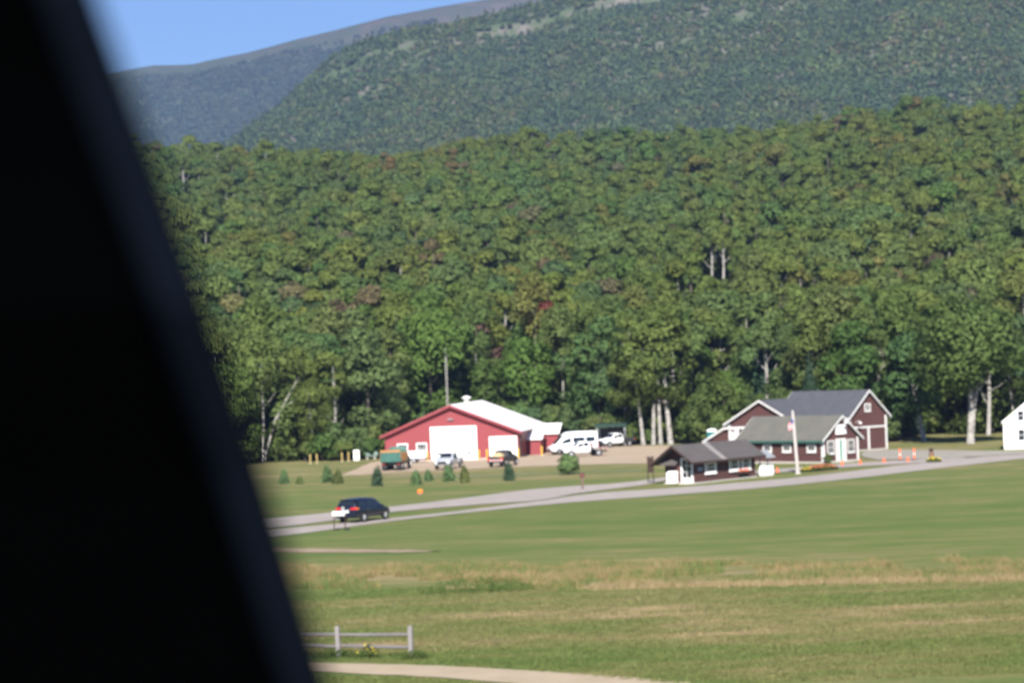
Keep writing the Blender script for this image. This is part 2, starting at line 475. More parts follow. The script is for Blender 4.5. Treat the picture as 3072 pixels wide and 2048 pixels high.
xs = np.concatenate([[-5500, -3500, -2000, -1200, -800], np.linspace(-500, 500, 126), [800, 1200, 2000, 3500, 5500]])
ys = np.concatenate([[-1500, -700, -200, -60, -12, 2, 35, 68, 80], np.linspace(90, 345, 12), np.linspace(349, 1300, 120), [1500, 1800, 2300, 3200, 4500, 6000, 7200]])
g = link(bpy.data.objects.new('ground', grid_mesh('ground', xs, ys, terrain, M['ground'])))
tag(g, kind='structure')

def fbm(x, y, sc, oct=5, seed=0.0):
    out = np.zeros_like(x); a = 1.0
    r = np.random.default_rng(int(seed * 10) + 3)
    for o in range(oct):
        for _ in range(3):
            th = r.uniform(0, 6.28); ph = r.uniform(0, 6.28); f = 2 * math.pi / sc * 2 ** o * r.uniform(.7, 1.3)
            out += a * np.sin((x * math.cos(th) + y * math.sin(th)) * f + ph) / 3
        a *= .55
    return out

MID_X = [-900, -600, -420, -290, -230, -174, -133, -66, 1, 51, 200, 500, 900, 1600]
MID_Z = [40, 90, 160, 249, 287, 334, 351, 361, 373, 384, 425, 500, 545, 545]
def mid_h(x, y):
    r = np.interp(x, MID_X, MID_Z)
    s = (y - 1350) / 1250
    up = np.clip(s, 0, 1) ** 1.05
    dn = 1 - .6 * sm((s - 1) / .9)
    h = 20 + (r - 20) * np.where(s < 1, up, dn)
    amp = np.clip(s * 3, 0, 1) * np.where(s > .95, .35, 1.0)
    return h + amp * (17 * fbm(x, y, 360, 4, 1) - 11)
mm = link(bpy.data.objects.new('mountain', grid_mesh('mountain', np.linspace(-900, 1600, 260), np.linspace(1340, 3600, 200), mid_h, M['mid_mount'])))
tag(mm, 'steep wooded mountain shoulder with pale granite ledges, nearer of the two', kind='structure')

FAR_X = [-2600, -1700, -1200, -870, -756, -671, -557, -442, -328, -233, -138, 4, 400, 900, 2200]
FAR_Z = [515, 595, 644, 676, 695, 694, 714, 740, 765, 786, 800, 814, 848, 818, 700]
def far_h(x, y):
    r = np.interp(x, FAR_X, FAR_Z)
    s = (y - 3900) / 1600
    h = 60 + (r - 60) * np.where(s < 1, np.clip(s, 0, 1) ** .95, 1 - .5 * sm((s - 1) / .8))
    amp = np.clip(s * 3, 0, 1) * np.where(s > .93, .12, 1.0)
    return h + amp * (26 * fbm(x, y, 800, 5, 2) - 10)
fm = link(bpy.data.objects.new('mountain', grid_mesh('mountain', np.linspace(-2600, 2200, 170), np.linspace(3880, 6900, 120), far_h, M['far_mount'])))
tag(fm, 'far blue mountain ridge with bare brown upper slopes against the sky', kind='structure')

# ------------------------------------------------------------------ roads, lanes, yard
def spline(pts, n=6):
    P = np.array(pts, float); out = []
    for i in range(len(P) - 1):
        p0, p1, p2, p3 = P[max(i - 1, 0)], P[i], P[i + 1], P[min(i + 2, len(P) - 1)]
        for t in np.linspace(0, 1, n, endpoint=False):
            out.append(.5 * (2 * p1 + (p2 - p0) * t + (2 * p0 - 5 * p1 + 4 * p2 - p3) * t ** 2 + (3 * p1 - p0 - 3 * p2 + p3) * t ** 3))
    out.append(P[-1]); return np.array(out)

def strip(name, L, U, z, m, rough=.12):
    a, b = spline(L), spline(U)
    n = len(a); cols = 5
    v = []
    for i in range(n):
        for k in range(cols):
            p = a[i] + (b[i] - a[i]) * k / (cols - 1)
            if k in (0, cols - 1): p = p + np.array([0, rough * (random.random() - .5) * 2])
            v.append((p[0], p[1], z + float(terrain(p[0], p[1]))))
    f = [(i * cols + k, (i + 1) * cols + k, (i + 1) * cols + k + 1, i * cols + k + 1) for i in range(n - 1) for k in range(cols - 1)]
    me = bpy.data.meshes.new(name); me.from_pydata(v, [], f)
    bm = bmesh.new(); bm.from_mesh(me)
    for fc in bm.faces:
        if fc.normal.z < 0: fc.normal_flip()
    bm.to_mesh(me); bm.free()
    me.materials.append(m)
    return tag(link(bpy.data.objects.new(name, me)), kind='structure')

def patch(name, pts, z, m):
    P = spline(list(pts) + [pts[0]], 5)[:-1]
    me = bpy.data.meshes.new(name)
    me.from_pydata([(p[0] + .15 * random.uniform(-1, 1), p[1] + .25 * random.uniform(-1, 1), z) for p in P], [], [tuple(range(len(P)))])
    bm = bmesh.new(); bm.from_mesh(me); bmesh.ops.triangulate(bm, faces=bm.faces)
    for fc in bm.faces:
        if fc.normal.z < 0: fc.normal_flip()
    bm.to_mesh(me); bm.free(); me.materials.append(m)
    return tag(link(bpy.data.objects.new(name, me)), kind='structure')

strip('road', [(-60, 130), (-45, 148), (-30, 163.5), (-17.3, 178), (-9.9, 190.8), (-3, 200), (3.9, 207.5), (11.2, 212.3), (21, 219.3), (27, 225.6), (32.3, 232.1), (40, 242.5), (45.5, 249.5), (51.4, 256.9), (62, 268), (90, 295)],
      [(-63, 140), (-48, 158), (-33, 172), (-17.2, 187.2), (-10.0, 195.0), (-4.0, 202.8), (1.5, 211.6), (6.5, 220.5), (14, 225.2), (22.5, 232), (29, 239.3), (36, 249.3), (42, 257.3), (47.5, 264), (57, 275), (85, 303)], .03, M['asphalt'])
strip('road', [(-63, 138), (-48, 156), (-33, 171), (-17.0, 190.2), (-10.6, 202.6), (-3.8, 209.2), (1.6, 212.6), (5.0, 221), (8, 226.5), (11.3, 231.5), (14.0, 239), (19, 245), (25, 246.2), (30, 250.3), (35.2, 253.2), (41, 256.2), (45, 259)],
      [(-66, 148), (-51, 166), (-36, 182), (-19.9, 200.5), (-10.9, 211.2), (-5, 220.5), (.4, 230.5), (4.5, 234.6), (8, 236.3), (11, 239.5), (13.3, 244), (18.3, 250), (24.7, 252.8), (30, 258), (36.6, 262.4), (42.5, 264.5), (48, 268)], .05, M['asphalt'])
strip('lane', [(-22, 104.5), (-14, 100.2), (-7.9, 96.4), (-4, 93.8), (-.2, 90.3), (4.0, 85.2), (14, 73)], [(-22, 108), (-14, 103.4), (-8.2, 99.4), (-4, 97.3), (.1, 94.3), (5.2, 89.7), (16.5, 77)], .03, M['lane'], .10)
strip('path', [(-40, 176), (-22, 165.2), (-15.4, 162.2), (-11, 159.8), (-7.4, 158.1), (-5.0, 157.6)], [(-41, 180), (-22.4, 169.5), (-15.8, 166.2), (-11.2, 163), (-7.5, 160.4), (-5.0, 157.9)], .03, M['dirt'], .35)
patch('yard', [(-19.5, 279), (-12.5, 283), (-4.3, 284.8), (5.5, 285.2), (16.1, 281), (26, 277.5), (34, 283), (34, 300), (24, 330), (19, 338.5), (10, 347), (3.2, 349), (2.5, 322), (-16, 322), (-18.5, 305)], .03, M['gravel'])
patch('driveway', [(38, 266.5), (44, 264.5), (50, 266), (56, 271), (51, 280), (46.5, 288), (41.5, 293.5), (38.8, 285), (37.6, 275)], .07, M['drive'])
strip('path', [(-14, 272.8), (-7, 267.3), (0, 264.5), (7, 264.6), (13, 263.5)], [(-14, 273.8), (-7, 268.3), (0, 265.3), (7, 265.2), (13, 264.4)], .03, M['drive'], .3)

# ------------------------------------------------------------------ building kit
def window(parent, loc, rz, w, h, cols=2, rows=2, frame=.10, name='window', m='trim_white', sill=True, deep=.07):
    """window facing local -y: frame, then pane and muntins as sub-parts"""
    f = MB()
    f.box(-w / 2, -w / 2 + frame, -deep, .0, 0, h).box(w / 2 - frame, w / 2, -deep, .0, 0, h)
    f.box(-w / 2 + frame, w / 2 - frame, -deep, .0, h - frame, h).box(-w / 2 + frame, w / 2 - frame, -deep, .0, 0, frame)
    o = f.build(name, M[m], parent, bevel=.008, loc=loc, rz=rz)
    MB().box(-w / 2 + frame, w / 2 - frame, -.022, -.002, frame, h - frame).build('pane', M['glass'], o)
    for i in range(1, cols):
        x = -w / 2 + w * i / cols
        MB().box(x - .02, x + .02, -.05, -.024, frame, h - frame).build('muntin', M[m], o)
    for j in range(1, rows):
        z = h * j / rows
        MB().box(-w / 2 + frame, w / 2 - frame, -.047, -.026, z - .02, z + .02).build('muntin', M[m], o)
    if sill:
        MB().box(-w / 2 - .05, w / 2 + .05, -.13, .0, -.06, -.003).build('sill', M[m], o)
    return o

def gable_shell(parent, W, D, eave, ridge, wall, roof, trim, over=.5, rake=.5, th=.16, trim_w=.22, x0=0.0, y0=0.0, back_trim=True, base=None, corner=.2, eave_trim=None):
    """house body: gable end at y=y0 facing -y, ridge along y. Parts: wall, roof (two slopes), fascia, corner boards"""
    w = MB().prism([(x0 - W / 2, 0), (x0 + W / 2, 0), (x0 + W / 2, eave), (x0, ridge), (x0 - W / 2, eave)], 'y', y0, y0 + D).build('wall', M[wall], parent)
    sl = (ridge - eave) / (W / 2)
    nrm = math.hypot(1, sl)
    roofs = []
    for s in (-1, 1):
        xe = x0 + s * (W / 2 + over); ze = eave - sl * over
        poly = [(x0, ridge + .01), (xe, ze + .01), (xe, ze + th * nrm), (x0, ridge + th * nrm)]
        r = MB().prism(poly, 'y', y0 - rake, y0 + D + rake).build('roof_slope', M[roof], parent)
        roofs.append(r)
        if trim:
            for yy, e in ((y0 - rake, -1), (y0 + D + rake, 1)):
                if e > 0 and not back_trim: continue
                ya, yb = sorted((yy + e * .003, yy + e * .05))
                t = trim_w
                pl = [(x0, ridge + th * nrm - .01), (xe + s * .03, ze + th * nrm - .01), (xe + s * .03, ze + th * nrm - t), (x0, ridge + th * nrm - t)]
                MB().prism(pl, 'y', ya, yb).build('rake_board', M[trim], parent)
            MB().prism([(xe + s * .003, ze + th * nrm - .02), (xe + s * .045, ze + th * nrm - .02), (xe + s * .045, ze - .05), (xe + s * .003, ze - .05)],
                       'y', y0 - rake + .01, y0 + D + rake - .01).build('eave_board', M[eave_trim or trim], parent)
    if trim and corner:
        for sx in (-1, 1):
            for yy, e in ((y0, -1), (y0 + D, 1)):
                xa, xb = sorted((x0 + sx * (W / 2 - corner), x0 + sx * (W / 2 + .03)))
                ya, yb = sorted((yy + e * .035, yy - e * corner))
                MB().box(xa, xb, ya, yb, .05, eave - .04).build('corner_board', M[trim], parent)
    if base:
        MB().box(x0 - W / 2 - .04, x0 + W / 2 + .04, y0 - .04, y0 + D + .04, -.25, .16).build('foundation', M['concrete'], parent)
    return w, roofs

# ------------------------------------------------------------------ the red barn
BR = R(-6.5)
barn = thing('red_barn', 'big red metal barn with white roof and two white garage doors', 'barn', (-7.95, 314.0, 0), BR)
gable_shell(barn, 16.6, 31, 3.35, 6.72, 'red_wall', 'white_roof', 'red_trim', over=.55, rake=.62, th=.17, trim_w=.34, base=True, corner=.14)
def garage_door(x, w, h, rows, panes):
    fr = MB()
    fr.box(x - w / 2 - .14, x - w / 2, -.09, .0, 0, h + .14).box(x + w / 2, x + w / 2 + .14, -.09, .0, 0, h + .14).box(x - w / 2, x + w / 2, -.09, .0, h, h + .14)
    d = fr.build('garage_door', M['white'], barn)
    ph = h / rows
    for k in range(rows):
        p = MB().box(x - w / 2 + .005, x + w / 2 - .005, -.055, -.004, k * ph + .012, (k + 1) * ph - .012).build('door_panel', M['white'], d, bevel=.012)
    for i in range(panes):
        cx = x - w / 2 + w * (i + .5) / panes
        MB().box(cx - .33, cx + .33, -.075, -.06, ph * 1.5 - .13, ph * 1.5 + .13).build('door_window', M['glass'], d, bevel=.01)
    MB().box(x - .12, x + .12, -.10, -.06, .35, .42).build('handle', M['dark_steel'], d)
garage_door(.27, 5.5, 4.05, 7, 3)
garage_door(6.42, 3.15, 2.62, 5, 2)
for x in (-6.15, -3.75):
    window(barn, (x, -.003, .78), 0, 1.35, 1.5, 3, 2, .13, m='white', sill=True)
lf = MB().box(-.35, .35, -.32, .0, 5.05, 5.13).box(-.05, .05, -.12, .0, 4.9, 5.05).build('wall_lamp', M['grey_steel'], barn)
v = MB().cyl((.6, 11, 6.6), .35, .85, 10).build('roof_vent', M['concrete'], barn)
MB().lathe([(.62, 0), (.58, .12), (.05, .28)], (.6, 11, 7.5), 10).build('vent_cap', M['white'], v, smooth=True)
# side door, lamp and two lean-to sheds against the right wall
MB().box(8.3, 8.36, 1.2, 2.2, .05, 2.15).build('side_door', M['dark_steel'], barn)
MB().box(8.3, 8.62, .5, .9, 2.5, 2.75).build('wall_box', M['black'], barn)
def lean_to(x0, x1, y0, y1, zf, zb):
    s = MB().prism([(y0, 0), (y1, 0), (y1, zb), (y0, zf)], 'x', x0, x1).build('lean_to_shed', M['red_wall'], barn)
    MB().prism([(y0 - .35, zf - .12), (y1, zb + .01), (y1, zb + .15), (y0 - .35, zf + .04)], 'x', x0 - .12, x1 + .25).build('shed_roof', M['white_roof'], s)
lean_to(8.35, 10.1, 9.5, 13.5, 2.05, 3.25)
lean_to(8.35, 11.7, 15.5, 19.5, 2.55, 3.55)

# ------------------------------------------------------------------ brown barn with wing
PHI = R(41)
bb = thing('brown_barn', 'large dark brown barn with blue grey roof and white trim', 'barn', (40.9, 294.4, 0), PHI)
gable_shell(bb, 6.5, 11.2, 4.05, 6.85, 'brown_wall', 'slate_roof', 'trim_white', over=.38, rake=.4, th=.15, trim_w=.22, base=True, corner=.26)
window(bb, (.0, -.003, 4.55), 0, 1.0, .9, 2, 2, .14)
MB().box(-2.95, 2.95, -.07, -.003, 2.64, 2.82).build('belt_board', M['trim_white'], bb)
dd = MB().box(-.15, .15, -.06, -.003, .15, 2.6).build('door_trim', M['trim_white'], bb)
bd = MB().box(.18, 2.75, -.05, -.003, .15, 2.56).build('barn_door', M['brown_wall'], bb)
MB().box(.5, .62, -.11, -.052, 1.1, 1.3).build('handle', M['dark_steel'], bd)
bd2 = MB().box(-2.75, -.18, -.05, -.003, .15, 2.56).build('barn_door', M['brown_wall'], bb)
lamp = MB().tube([(-2.2, -.02, 3.3), (-2.2, -.45, 3.55), (-2.2, -.75, 3.4)], .03, 6).build('wall_lamp', M['trim_white'], bb)
MB().lathe([(.04, 0), (.2, -.12), (.24, -.2)], (-2.2, -.75, 3.42), 10).build('lamp_shade', M['trim_white'], lamp)
# wing: gable facing left, ridge running back into the barn
wg = bpy.data.objects.new('wing', None); link(wg, bb)
wg.location = (-6.6, 10.6, 0); wg.rotation_euler = (0, 0, R(-90))
gable_shell(wg, 11.0, 9.6, 3.5, 6.1, 'brown_wall', 'slate_roof', 'trim_white', over=.42, rake=.4, th=.15, trim_w=.22, back_trim=False, corner=.30)
po = bpy.data.objects.new('porch', None); link(po, bb)
po.location = (-8.0, 14.0, 0); po.rotation_euler = (0, 0, R(-90))
MB().prism([(-.3, 2.95), (1.6, 2.95), (1.6, 3.17), (-.3, 3.17), (-3.9, 1.55), (-3.9, 1.33)], 'y', -1.3, 2.2).build('porch_roof', M['trim_white'], po)
for px_, h_ in ((.6, 2.94), (1.45, 2.94)):
    MB().box(px_ - .22, px_ + .22, -1.15, -.75, 0, h_).build('porch_post', M['trim_white'], po)
MB().prism([(-3.6, 0), (.2, 0), (.2, 2.9), (-.3, 2.9), (-3.6, 1.45)], 'y', -.9, 2.0).build('porch_wall', M['brown_wall'], po)

# ------------------------------------------------------------------ brown office in front of it
of = thing('brown_office', 'long low brown house with grey green roof and green door behind flagpole', 'house', (34.0, 266.0, 0), PHI)
gable_shell(of, 5.5, 12.0, 2.55, 4.72, 'brown_wall', 'green_roof', 'trim_white', over=.42, rake=.42, th=.14, trim_w=.17, base=True, corner=.24, eave_trim='green_steel')
window(of, (-1.58, -.003, .92), 0, 1.05, 1.4, 2, 2, .11)
window(of, (1.58, -.003, .92), 0, 1.05, 1.4, 2, 2, .11)
dr = MB().box(-.78, -.60, -.08, -.003, .16, 2.3).box(.60, .78, -.08, -.003, .16, 2.3).box(-.78, .78, -.082, -.005, 2.302, 2.46).build('door', M['trim_white'], of)
for s in (-1, 1):
    MB().box(min(s * .60, s * .16), max(s * .60, s * .16), -.06, -.004, .18, 2.28).build('door_leaf', M['trim_white'], dr, bevel=.01)
MB().box(-.15, .15, -.045, -.004, .18, 2.28).build('door_gap', M['door_green'], dr)
MB().box(-1.0, 1.0, -.75, -.05, -.1, .14).build('door_step', M['concrete'], of)
sg = MB().box(-.74, .74, -.2, -.003, 2.9, 3.92).build('gable_sign', M['white'], of, bevel=.015)
MB().obox((-.38, -.215, 3.05), (.10, -.215, 3.88), .02, .07, (0, 1, 0)).obox((.40, -.215, 3.05), (.10, -.215, 3.88), .02, .07, (0, 1, 0)).obox((-.2, -.218, 3.36), (.30, -.218, 3.42), .02, .06, (0, 1, 0)).build('sign_emblem', M['dark_steel'], sg)
ly = MB().tube([(.1, -.03, 4.3), (.1, -.5, 4.42), (.1, -.8, 4.25)], .03, 6).build('wall_lamp', M['trim_white'], of)
MB().lathe([(.04, 0), (.2, -.1), (.25, -.18)], (.1, -.8, 4.27), 10).build('lamp_shade', M['white'], ly)
for yy in (1.6, 5.1, 7.9, 10.6):
    window(of, (-2.755, yy, 1.15), R(-90), 1.25, .84, 2, 1, .19)

# ------------------------------------------------------------------ ticket booth
bt = thing('ticket_booth', 'small brown booth with wide grey roof and white door beside the road', 'booth', (16.15, 231.0, 0), 0)
BD = math.atan2(8.7, 6.5)       # direction of the long front wall
bt.rotation_euler = (0, 0, BD)
# local frame: x along the front wall (0..10.6), -y is outwards to the road, gable end faces -x
BL, BW = 10.6, 3.2
MB().prism([(0, 0), (BW, 0), (BW, 2.25), (BW / 2, 3.35), (0, 2.25)], 'x', 0, BL).build('wall', M['brown_wall'], bt)
MB().box(-.1, BL + .1, -.15, BW + .1, -.25, .12).build('foundation', M['concrete'], bt)
for s, y_e in ((-1, -.62), (1, BW + .8)):
    sl = 1.10 / (BW / 2)
    ze = 3.42 - sl * abs(y_e - BW / 2)
    rf = MB().prism([(BW / 2, 3.42), (y_e, ze), (y_e, ze + .14), (BW / 2, 3.58)], 'x', -1.3, BL + 1.0).build('roof_slope', M['grey_roof'], bt)
    MB().box(-1.28, BL + .98, min(y_e, y_e - .03 * -s) - (.03 if s < 0 else 0), max(y_e, y_e + .03 * s), ze - .06, ze + .12).build('eave_board', M['brown_dark'], bt)
    if s < 0:
        MB().prism([(BW / 2 - .05, 3.42 + .125), (y_e + .02, ze + .135), (y_e + .02, ze + .165), (BW / 2 - .05, 3.58 + .005)], 'x', 3.9, 4.7).build('worn_strip', M['roof_patch'], rf)
    for xx in (-1.32, BL + 1.003):
        MB().prism([(BW / 2, 3.36), (y_e, ze - .06), (y_e, ze + .13), (BW / 2, 3.57)], 'x', xx, xx + .018).build('rake_board', M['brown_dark'], bt)
# gable-end door and little canopy
door = MB().box(-.09, -.003, .15, .30, .1, 2.2).box(-.09, -.003, 1.28, 1.43, .1, 2.2).box(-.092, -.005, .15, 1.43, 2.2, 2.33).box(-.07, -.004, .31, 1.27, .1, .55).build('door', M['white'], bt)
for i in range(2):
    for j in range(3):
        MB().box(-.05, -.01, .36 + i * .46, .78 + i * .46, .60 + j * .53, 1.09 + j * .53).build('pane', M['glass'], door)
MB().box(-.062, -.006, .78, .82, .55, 2.19).box(-.064, -.007, .31, 1.27, 1.10, 1.135).box(-.064, -.007, .31, 1.27, 1.63, 1.665).build('muntin', M['white'], door)
MB().prism([(-.0, 2.05), (-.75, 1.72), (-.75, 1.78), (-.0, 2.25)], 'y', 1.6, 3.3).build('canopy', M['grey_roof'], bt)
MB().box(-.55, -.02, .2, 1.4, -.1, .1).build('door_step', M['concrete'], bt)
# front wall windows
window(bt, (2.7, -.003, .8), 0, 1.9, 1.15, 3, 2, .24, m='white')
window(bt, (6.8, -.003, .8), 0, 1.75, 1.2, 3, 2, .22, m='white')
window(bt, (8.9, -.003, .8), 0, 1.6, 1.2, 3, 2, .22, m='white')
bx_ = MB().box(7.3, 9.0, -.38, -.01, .48, .72).build('window_box', M['brown_dark'], bt, bevel=.02)
MB().box(.55, 1.35, -.04, -.003, 1.15, 1.45).build('notice_board', M['blue_sign'], bt)
# flowers in the window box: a tangle of small petals
fl = MB()
for i in range(160):
    x, y, z = random.uniform(7.3, 9.0), random.uniform(-.42, -.05), .72 + abs(random.gauss(0, .10))
    s = random.uniform(.03, .06); a = random.uniform(0, 6.28)
    fl.add([(x - s * math.cos(a), y - s * math.sin(a), z), (x, y, z + s), (x + s * math.cos(a), y + s * math.sin(a), z), (x, y, z - s)], [(0, 1, 2, 3)])
tag(fl.build('flowers', M['petal_orange'], bx_), kind='stuff')

# white counter stand at the right end of the booth
ct = thing('service_stand', 'white slatted stand with grey awning at right end of the booth', 'stand', (23.6, 240.6, 0), BD)
MB().box(-.75, .75, -.35, .35, .0, .10).build('base', M['concrete'], ct)
for k in range(9):
    MB().box(-.74 + k * .175, -.64 + k * .175, -.36, -.32, .12, 1.15).build('slat', M['white'], ct)
MB().box(-.76, .76, -.315, .3, .15, 1.13).build('counter', M['white'], ct)
MB().box(-.85, .85, -.45, .4, 1.152, 1.21).build('counter_top', M['concrete'], ct, bevel=.02)
for x in (-.7, .7):
    MB().box(x - .04, x + .04, .2, .28, 1.21, 2.35).build('post', M['grey_steel'], ct)
for k in range(5):
    y0 = -.65 + k * .2; z0 = 1.75 + k * .14
    MB().prism([(y0, z0), (y0 + .2, z0 + .14), (y0 + .2, z0 + .17), (y0, z0 + .03)], 'x', -.8, .8).build('awning_panel', M['grey_steel'], ct)

# ------------------------------------------------------------------ white house at the right edge
wh = thing('white_house', 'white clapboard gabled house cut off at the right edge', 'house', (56.35, 280.1, 0), R(-14))
gable_shell(wh, 4.9, 9.0, 3.1, 5.05, 'white_siding', 'grey_roof', 'white', over=.16, rake=.12, th=.12, trim_w=.22, base=True, corner=.18)
for x in (-.55, 1.1):
    window(wh, (x, -.003, .95), 0, .78, 1.3, 1, 2, .06, m='white_siding')
    window(wh, (x, -.003, 3.15), 0, .74, 1.15, 1, 2, .06, m='white_siding')
for yy in (2.2, 5.5):
    window(wh, (-2.455, yy, 1.0), R(-90), .8, 1.3, 2, 2, .08, m='white')

# ------------------------------------------------------------------ antenna mast
ms = thing('antenna_mast', 'thin grey lattice antenna mast rising behind the red barn', 'mast', (-9.3, 352.5, 0), .2)
lm = MB()
for k in range(3):
    a = k * 2.094
    lm.tube([(.14 * math.cos(a), .14 * math.sin(a), 0), (.11 * math.cos(a), .11 * math.sin(a), 13.0)], .022, 5)
lm.build('leg_rails', M['concrete'], ms)
lb = MB()
for i in range(26):
    for k in range(3):
        a, b = k * 2.094, (k + 1) * 2.094
        lb.tube([(.13 * math.cos(a), .13 * math.sin(a), i * .5), (.125 * math.cos(b), .125 * math.sin(b), i * .5 + .5)], .010, 4)
lb.build('bracing', M['concrete'], ms)
MB().tube([(0, 0, 13), (0, 0, 14.3)], .025, 5).build('aerial', M['grey_steel'], ms)

# ------------------------------------------------------------------ flagpole with flag
fp = thing('flagpole', 'leaning pale grey flagpole in front of the brown office', 'flagpole', (26.85, 242.9, 0), 0)
fp.rotation_euler = (0, R(-2.6), 0)
MB().tube([(0, 0, -.1), (0, 0, 3), (0, 0, 5.95)], [.17, .155, .13], 10).build('pole', M['pole_paint'], fp, smooth=True)
MB().lathe([(.02, 0), (.10, .07), (.02, .15)], (0, 0, 5.95), 10).build('finial', M['trim_white'], fp, smooth=True)
MB().cyl((0, 0, -.1), .3, .22, 12).build('base', M['concrete'], fp)
fg = thing('flag', 'limp red and white striped flag hanging from the flagpole', 'flag', (26.62, 242.85, 4.45), 0)
def cloth(z0, z1, x1, wob):
    n = 8; v, f = [], []
    for i in range(n + 1):
        x = -x1 * i / n
        y = .07 * math.sin(i * 1.7 + wob)
        sag = -.35 * (i / n) ** 1.3
        v += [(x, y, z0 + sag), (x, y + .02, z1 + sag)]
    for i in range(n): f.append((2 * i, 2 * i + 2, 2 * i + 3, 2 * i + 1))
    return MB().add(v, f)
for k in range(9):
    o = cloth(-.02 + k * .085, .065 + k * .085, .55 - .02 * abs(k - 4), k * .25).build('stripe', M['flag_red' if k % 2 == 0 else 'flag_white'], fg)
    md = o.modifiers.new('thickness', 'SOLIDIFY'); md.thickness = .012
MB().box(-.26, -.01, -.12, -.085, .42, .76).build('canton', M['flag_blue'], fg)

# ------------------------------------------------------------------ vehicle kit (forward = +x)
def lerp_stations(st, x):
    for a, b in zip(st, st[1:]):
        if a[0] <= x <= b[0]:
            t = (x - a[0]) / (b[0] - a[0] + 1e-9)
            return tuple(p + (q - p) * t for p, q in zip(a, b))
    return st[0] if x < st[0][0] else st[-1]

def ring(s):
    """station: x, hw, zb, belt, roof, hw_roof"""
    x, hw, zb, belt, roof, hr = s
    half = [(hw * .86, zb), (hw * .98, zb + .12), (hw, zb + (belt - zb) * .6), (hw * .97, belt), (hr + (hw - hr) * .12, roof - .10), (hr * .88, roof - .015), (hr * .45, roof + .012)]
    return [(x, y, z) for y, z in half] + [(x, -y, z) for y, z in reversed(half)]

def wheel(parent, x, y, r, w, rimm='rim'):
    o = bpy.data.objects.new('wheel', None); link(o, parent); o.location = (x, y, r)
    s = 1 if y > 0 else -1
    t = MB()
    prof = [(r * .62, -.5), (r * .93, -.5), (r, -.36), (r, .36), (r * .93, .5), (r * .62, .5)]
    n = 20; v, f = [], []
    for rr, q in prof:
        for k in range(n):
            a = 2 * math.pi * k / n
            v.append((rr * math.cos(a), q * w, rr * math.sin(a)))
    for i in range(len(prof) - 1):
        for k in range(n):
            f.append((i * n + k, i * n + (k + 1) % n, (i + 1) * n + (k + 1) % n, (i + 1) * n + k))
    f.append(tuple(range(n))); f.append(tuple((len(prof) - 1) * n + k for k in range(n)))
    t.add(v, f).build('tyre', M['tyre'], o, smooth=True)
    rm = MB().cyl((0, s * w * .36, 0), r * .6, s * w * .16, 16, 'y')
    for k in range(5):
        a = k * 1.2566
        rm.obox((0, s * w * .54, 0), (r * .56 * math.cos(a), s * w * .53, r * .56 * math.sin(a)), r * .16, .02, (0, 1, 0))
    rm.build('rim', M[rimm], o)
    return o

def arch(parent, x, y, r, w=.04):
    s = 1 if y > 0 else -1
    return MB().cyl((x, y - s * .02, r), r * 1.22, s * w, 20, 'y').build('wheel_arch', M['black'], parent)

def side_glass(parent, st, x0, x1, t0=.12, t1=.92, n=8, name='side_window'):
    for s in (-1, 1):
        v, f = [], []
        for i in range(n + 1):
            x = x0 + (x1 - x0) * i / n
            q = lerp_stations(st, x); r_ = ring(q)
            a, b = Vector(r_[3]), Vector(r_[4])
            for t in (t0, t1):
                p = a + (b - a) * t; v.append((p.x, s * (p.y + .010), p.z))
        for i in range(n): f.append((2 * i, 2 * i + 2, 2 * i + 3, 2 * i + 1))
        MB().add(v, f).build(name, M['car_glass'], parent)

def top_glass(parent, st, x0, x1, name, k=.86, n=6):
    v, f = [], []
    for i in range(n + 1):
        x = x0 + (x1 - x0) * i / n
        q = lerp_stations(st, x)
        hr = q[5] * k
        dz = .022
        v += [(x, -hr, q[4] + dz - .005), (x, -hr * .45, q[4] + dz + .012), (x, hr * .45, q[4] + dz + .012), (x, hr, q[4] + dz - .005)]
    for i in range(n):
        for j in range(3): f.append((4 * i + j, 4 * i + 4 + j, 4 * i + 5 + j, 4 * i + 1 + j))
    MB().add(v, f).build(name, M['car_glass'], parent, smooth=True)

def rear_panel(parent, x, y0, y1, z0, z1, name, m, t=.03, parentless=False):
    return MB().box(min(x, x + t), max(x, x + t), y0, y1, z0, z1).build(name, M[m], parent, bevel=.008)

# ------------------------------------------------------------------ dark minivan on the road
mv = thing('minivan', 'dark navy minivan driving away along the road', 'minivan', (-11.75, 193.1, .055), R(90 - 30))
st = [(-2.47, .86, .50, .92, 1.00, .80), (-2.43, .92, .36, 1.02, 1.18, .80), (-2.36, .95, .32, 1.06, 1.34, .76), (-2.20, .96, .32, 1.08, 1.60, .74), (-1.95, .97, .32, 1.08, 1.71, .73),
      (-1.2, .97, .30, 1.07, 1.76, .74), (-.2, .97, .30, 1.05, 1.76, .74), (.4, .97, .30, 1.03, 1.70, .72), (.85, .97, .30, 1.02, 1.48, .74), (1.35, .96, .30, 1.00, 1.14, .80), (1.55, .95, .30, .97, 1.06, .84),
      (2.0, .93, .30, .88, .95, .82), (2.3, .86, .32, .76, .82, .74), (2.45, .74, .38, .62, .66, .62)]
MB().loft([ring(s) for s in st]).build('body', M['navy_paint'], mv, smooth=True)
side_glass(mv, st, -2.05, -1.05); side_glass(mv, st, -.95, .05); side_glass(mv, st, .15, .95, .12, .86)
top_glass(mv, st, .45, 1.33, 'windscreen'); top_glass(mv, st, -2.40, -2.12, 'rear_window')
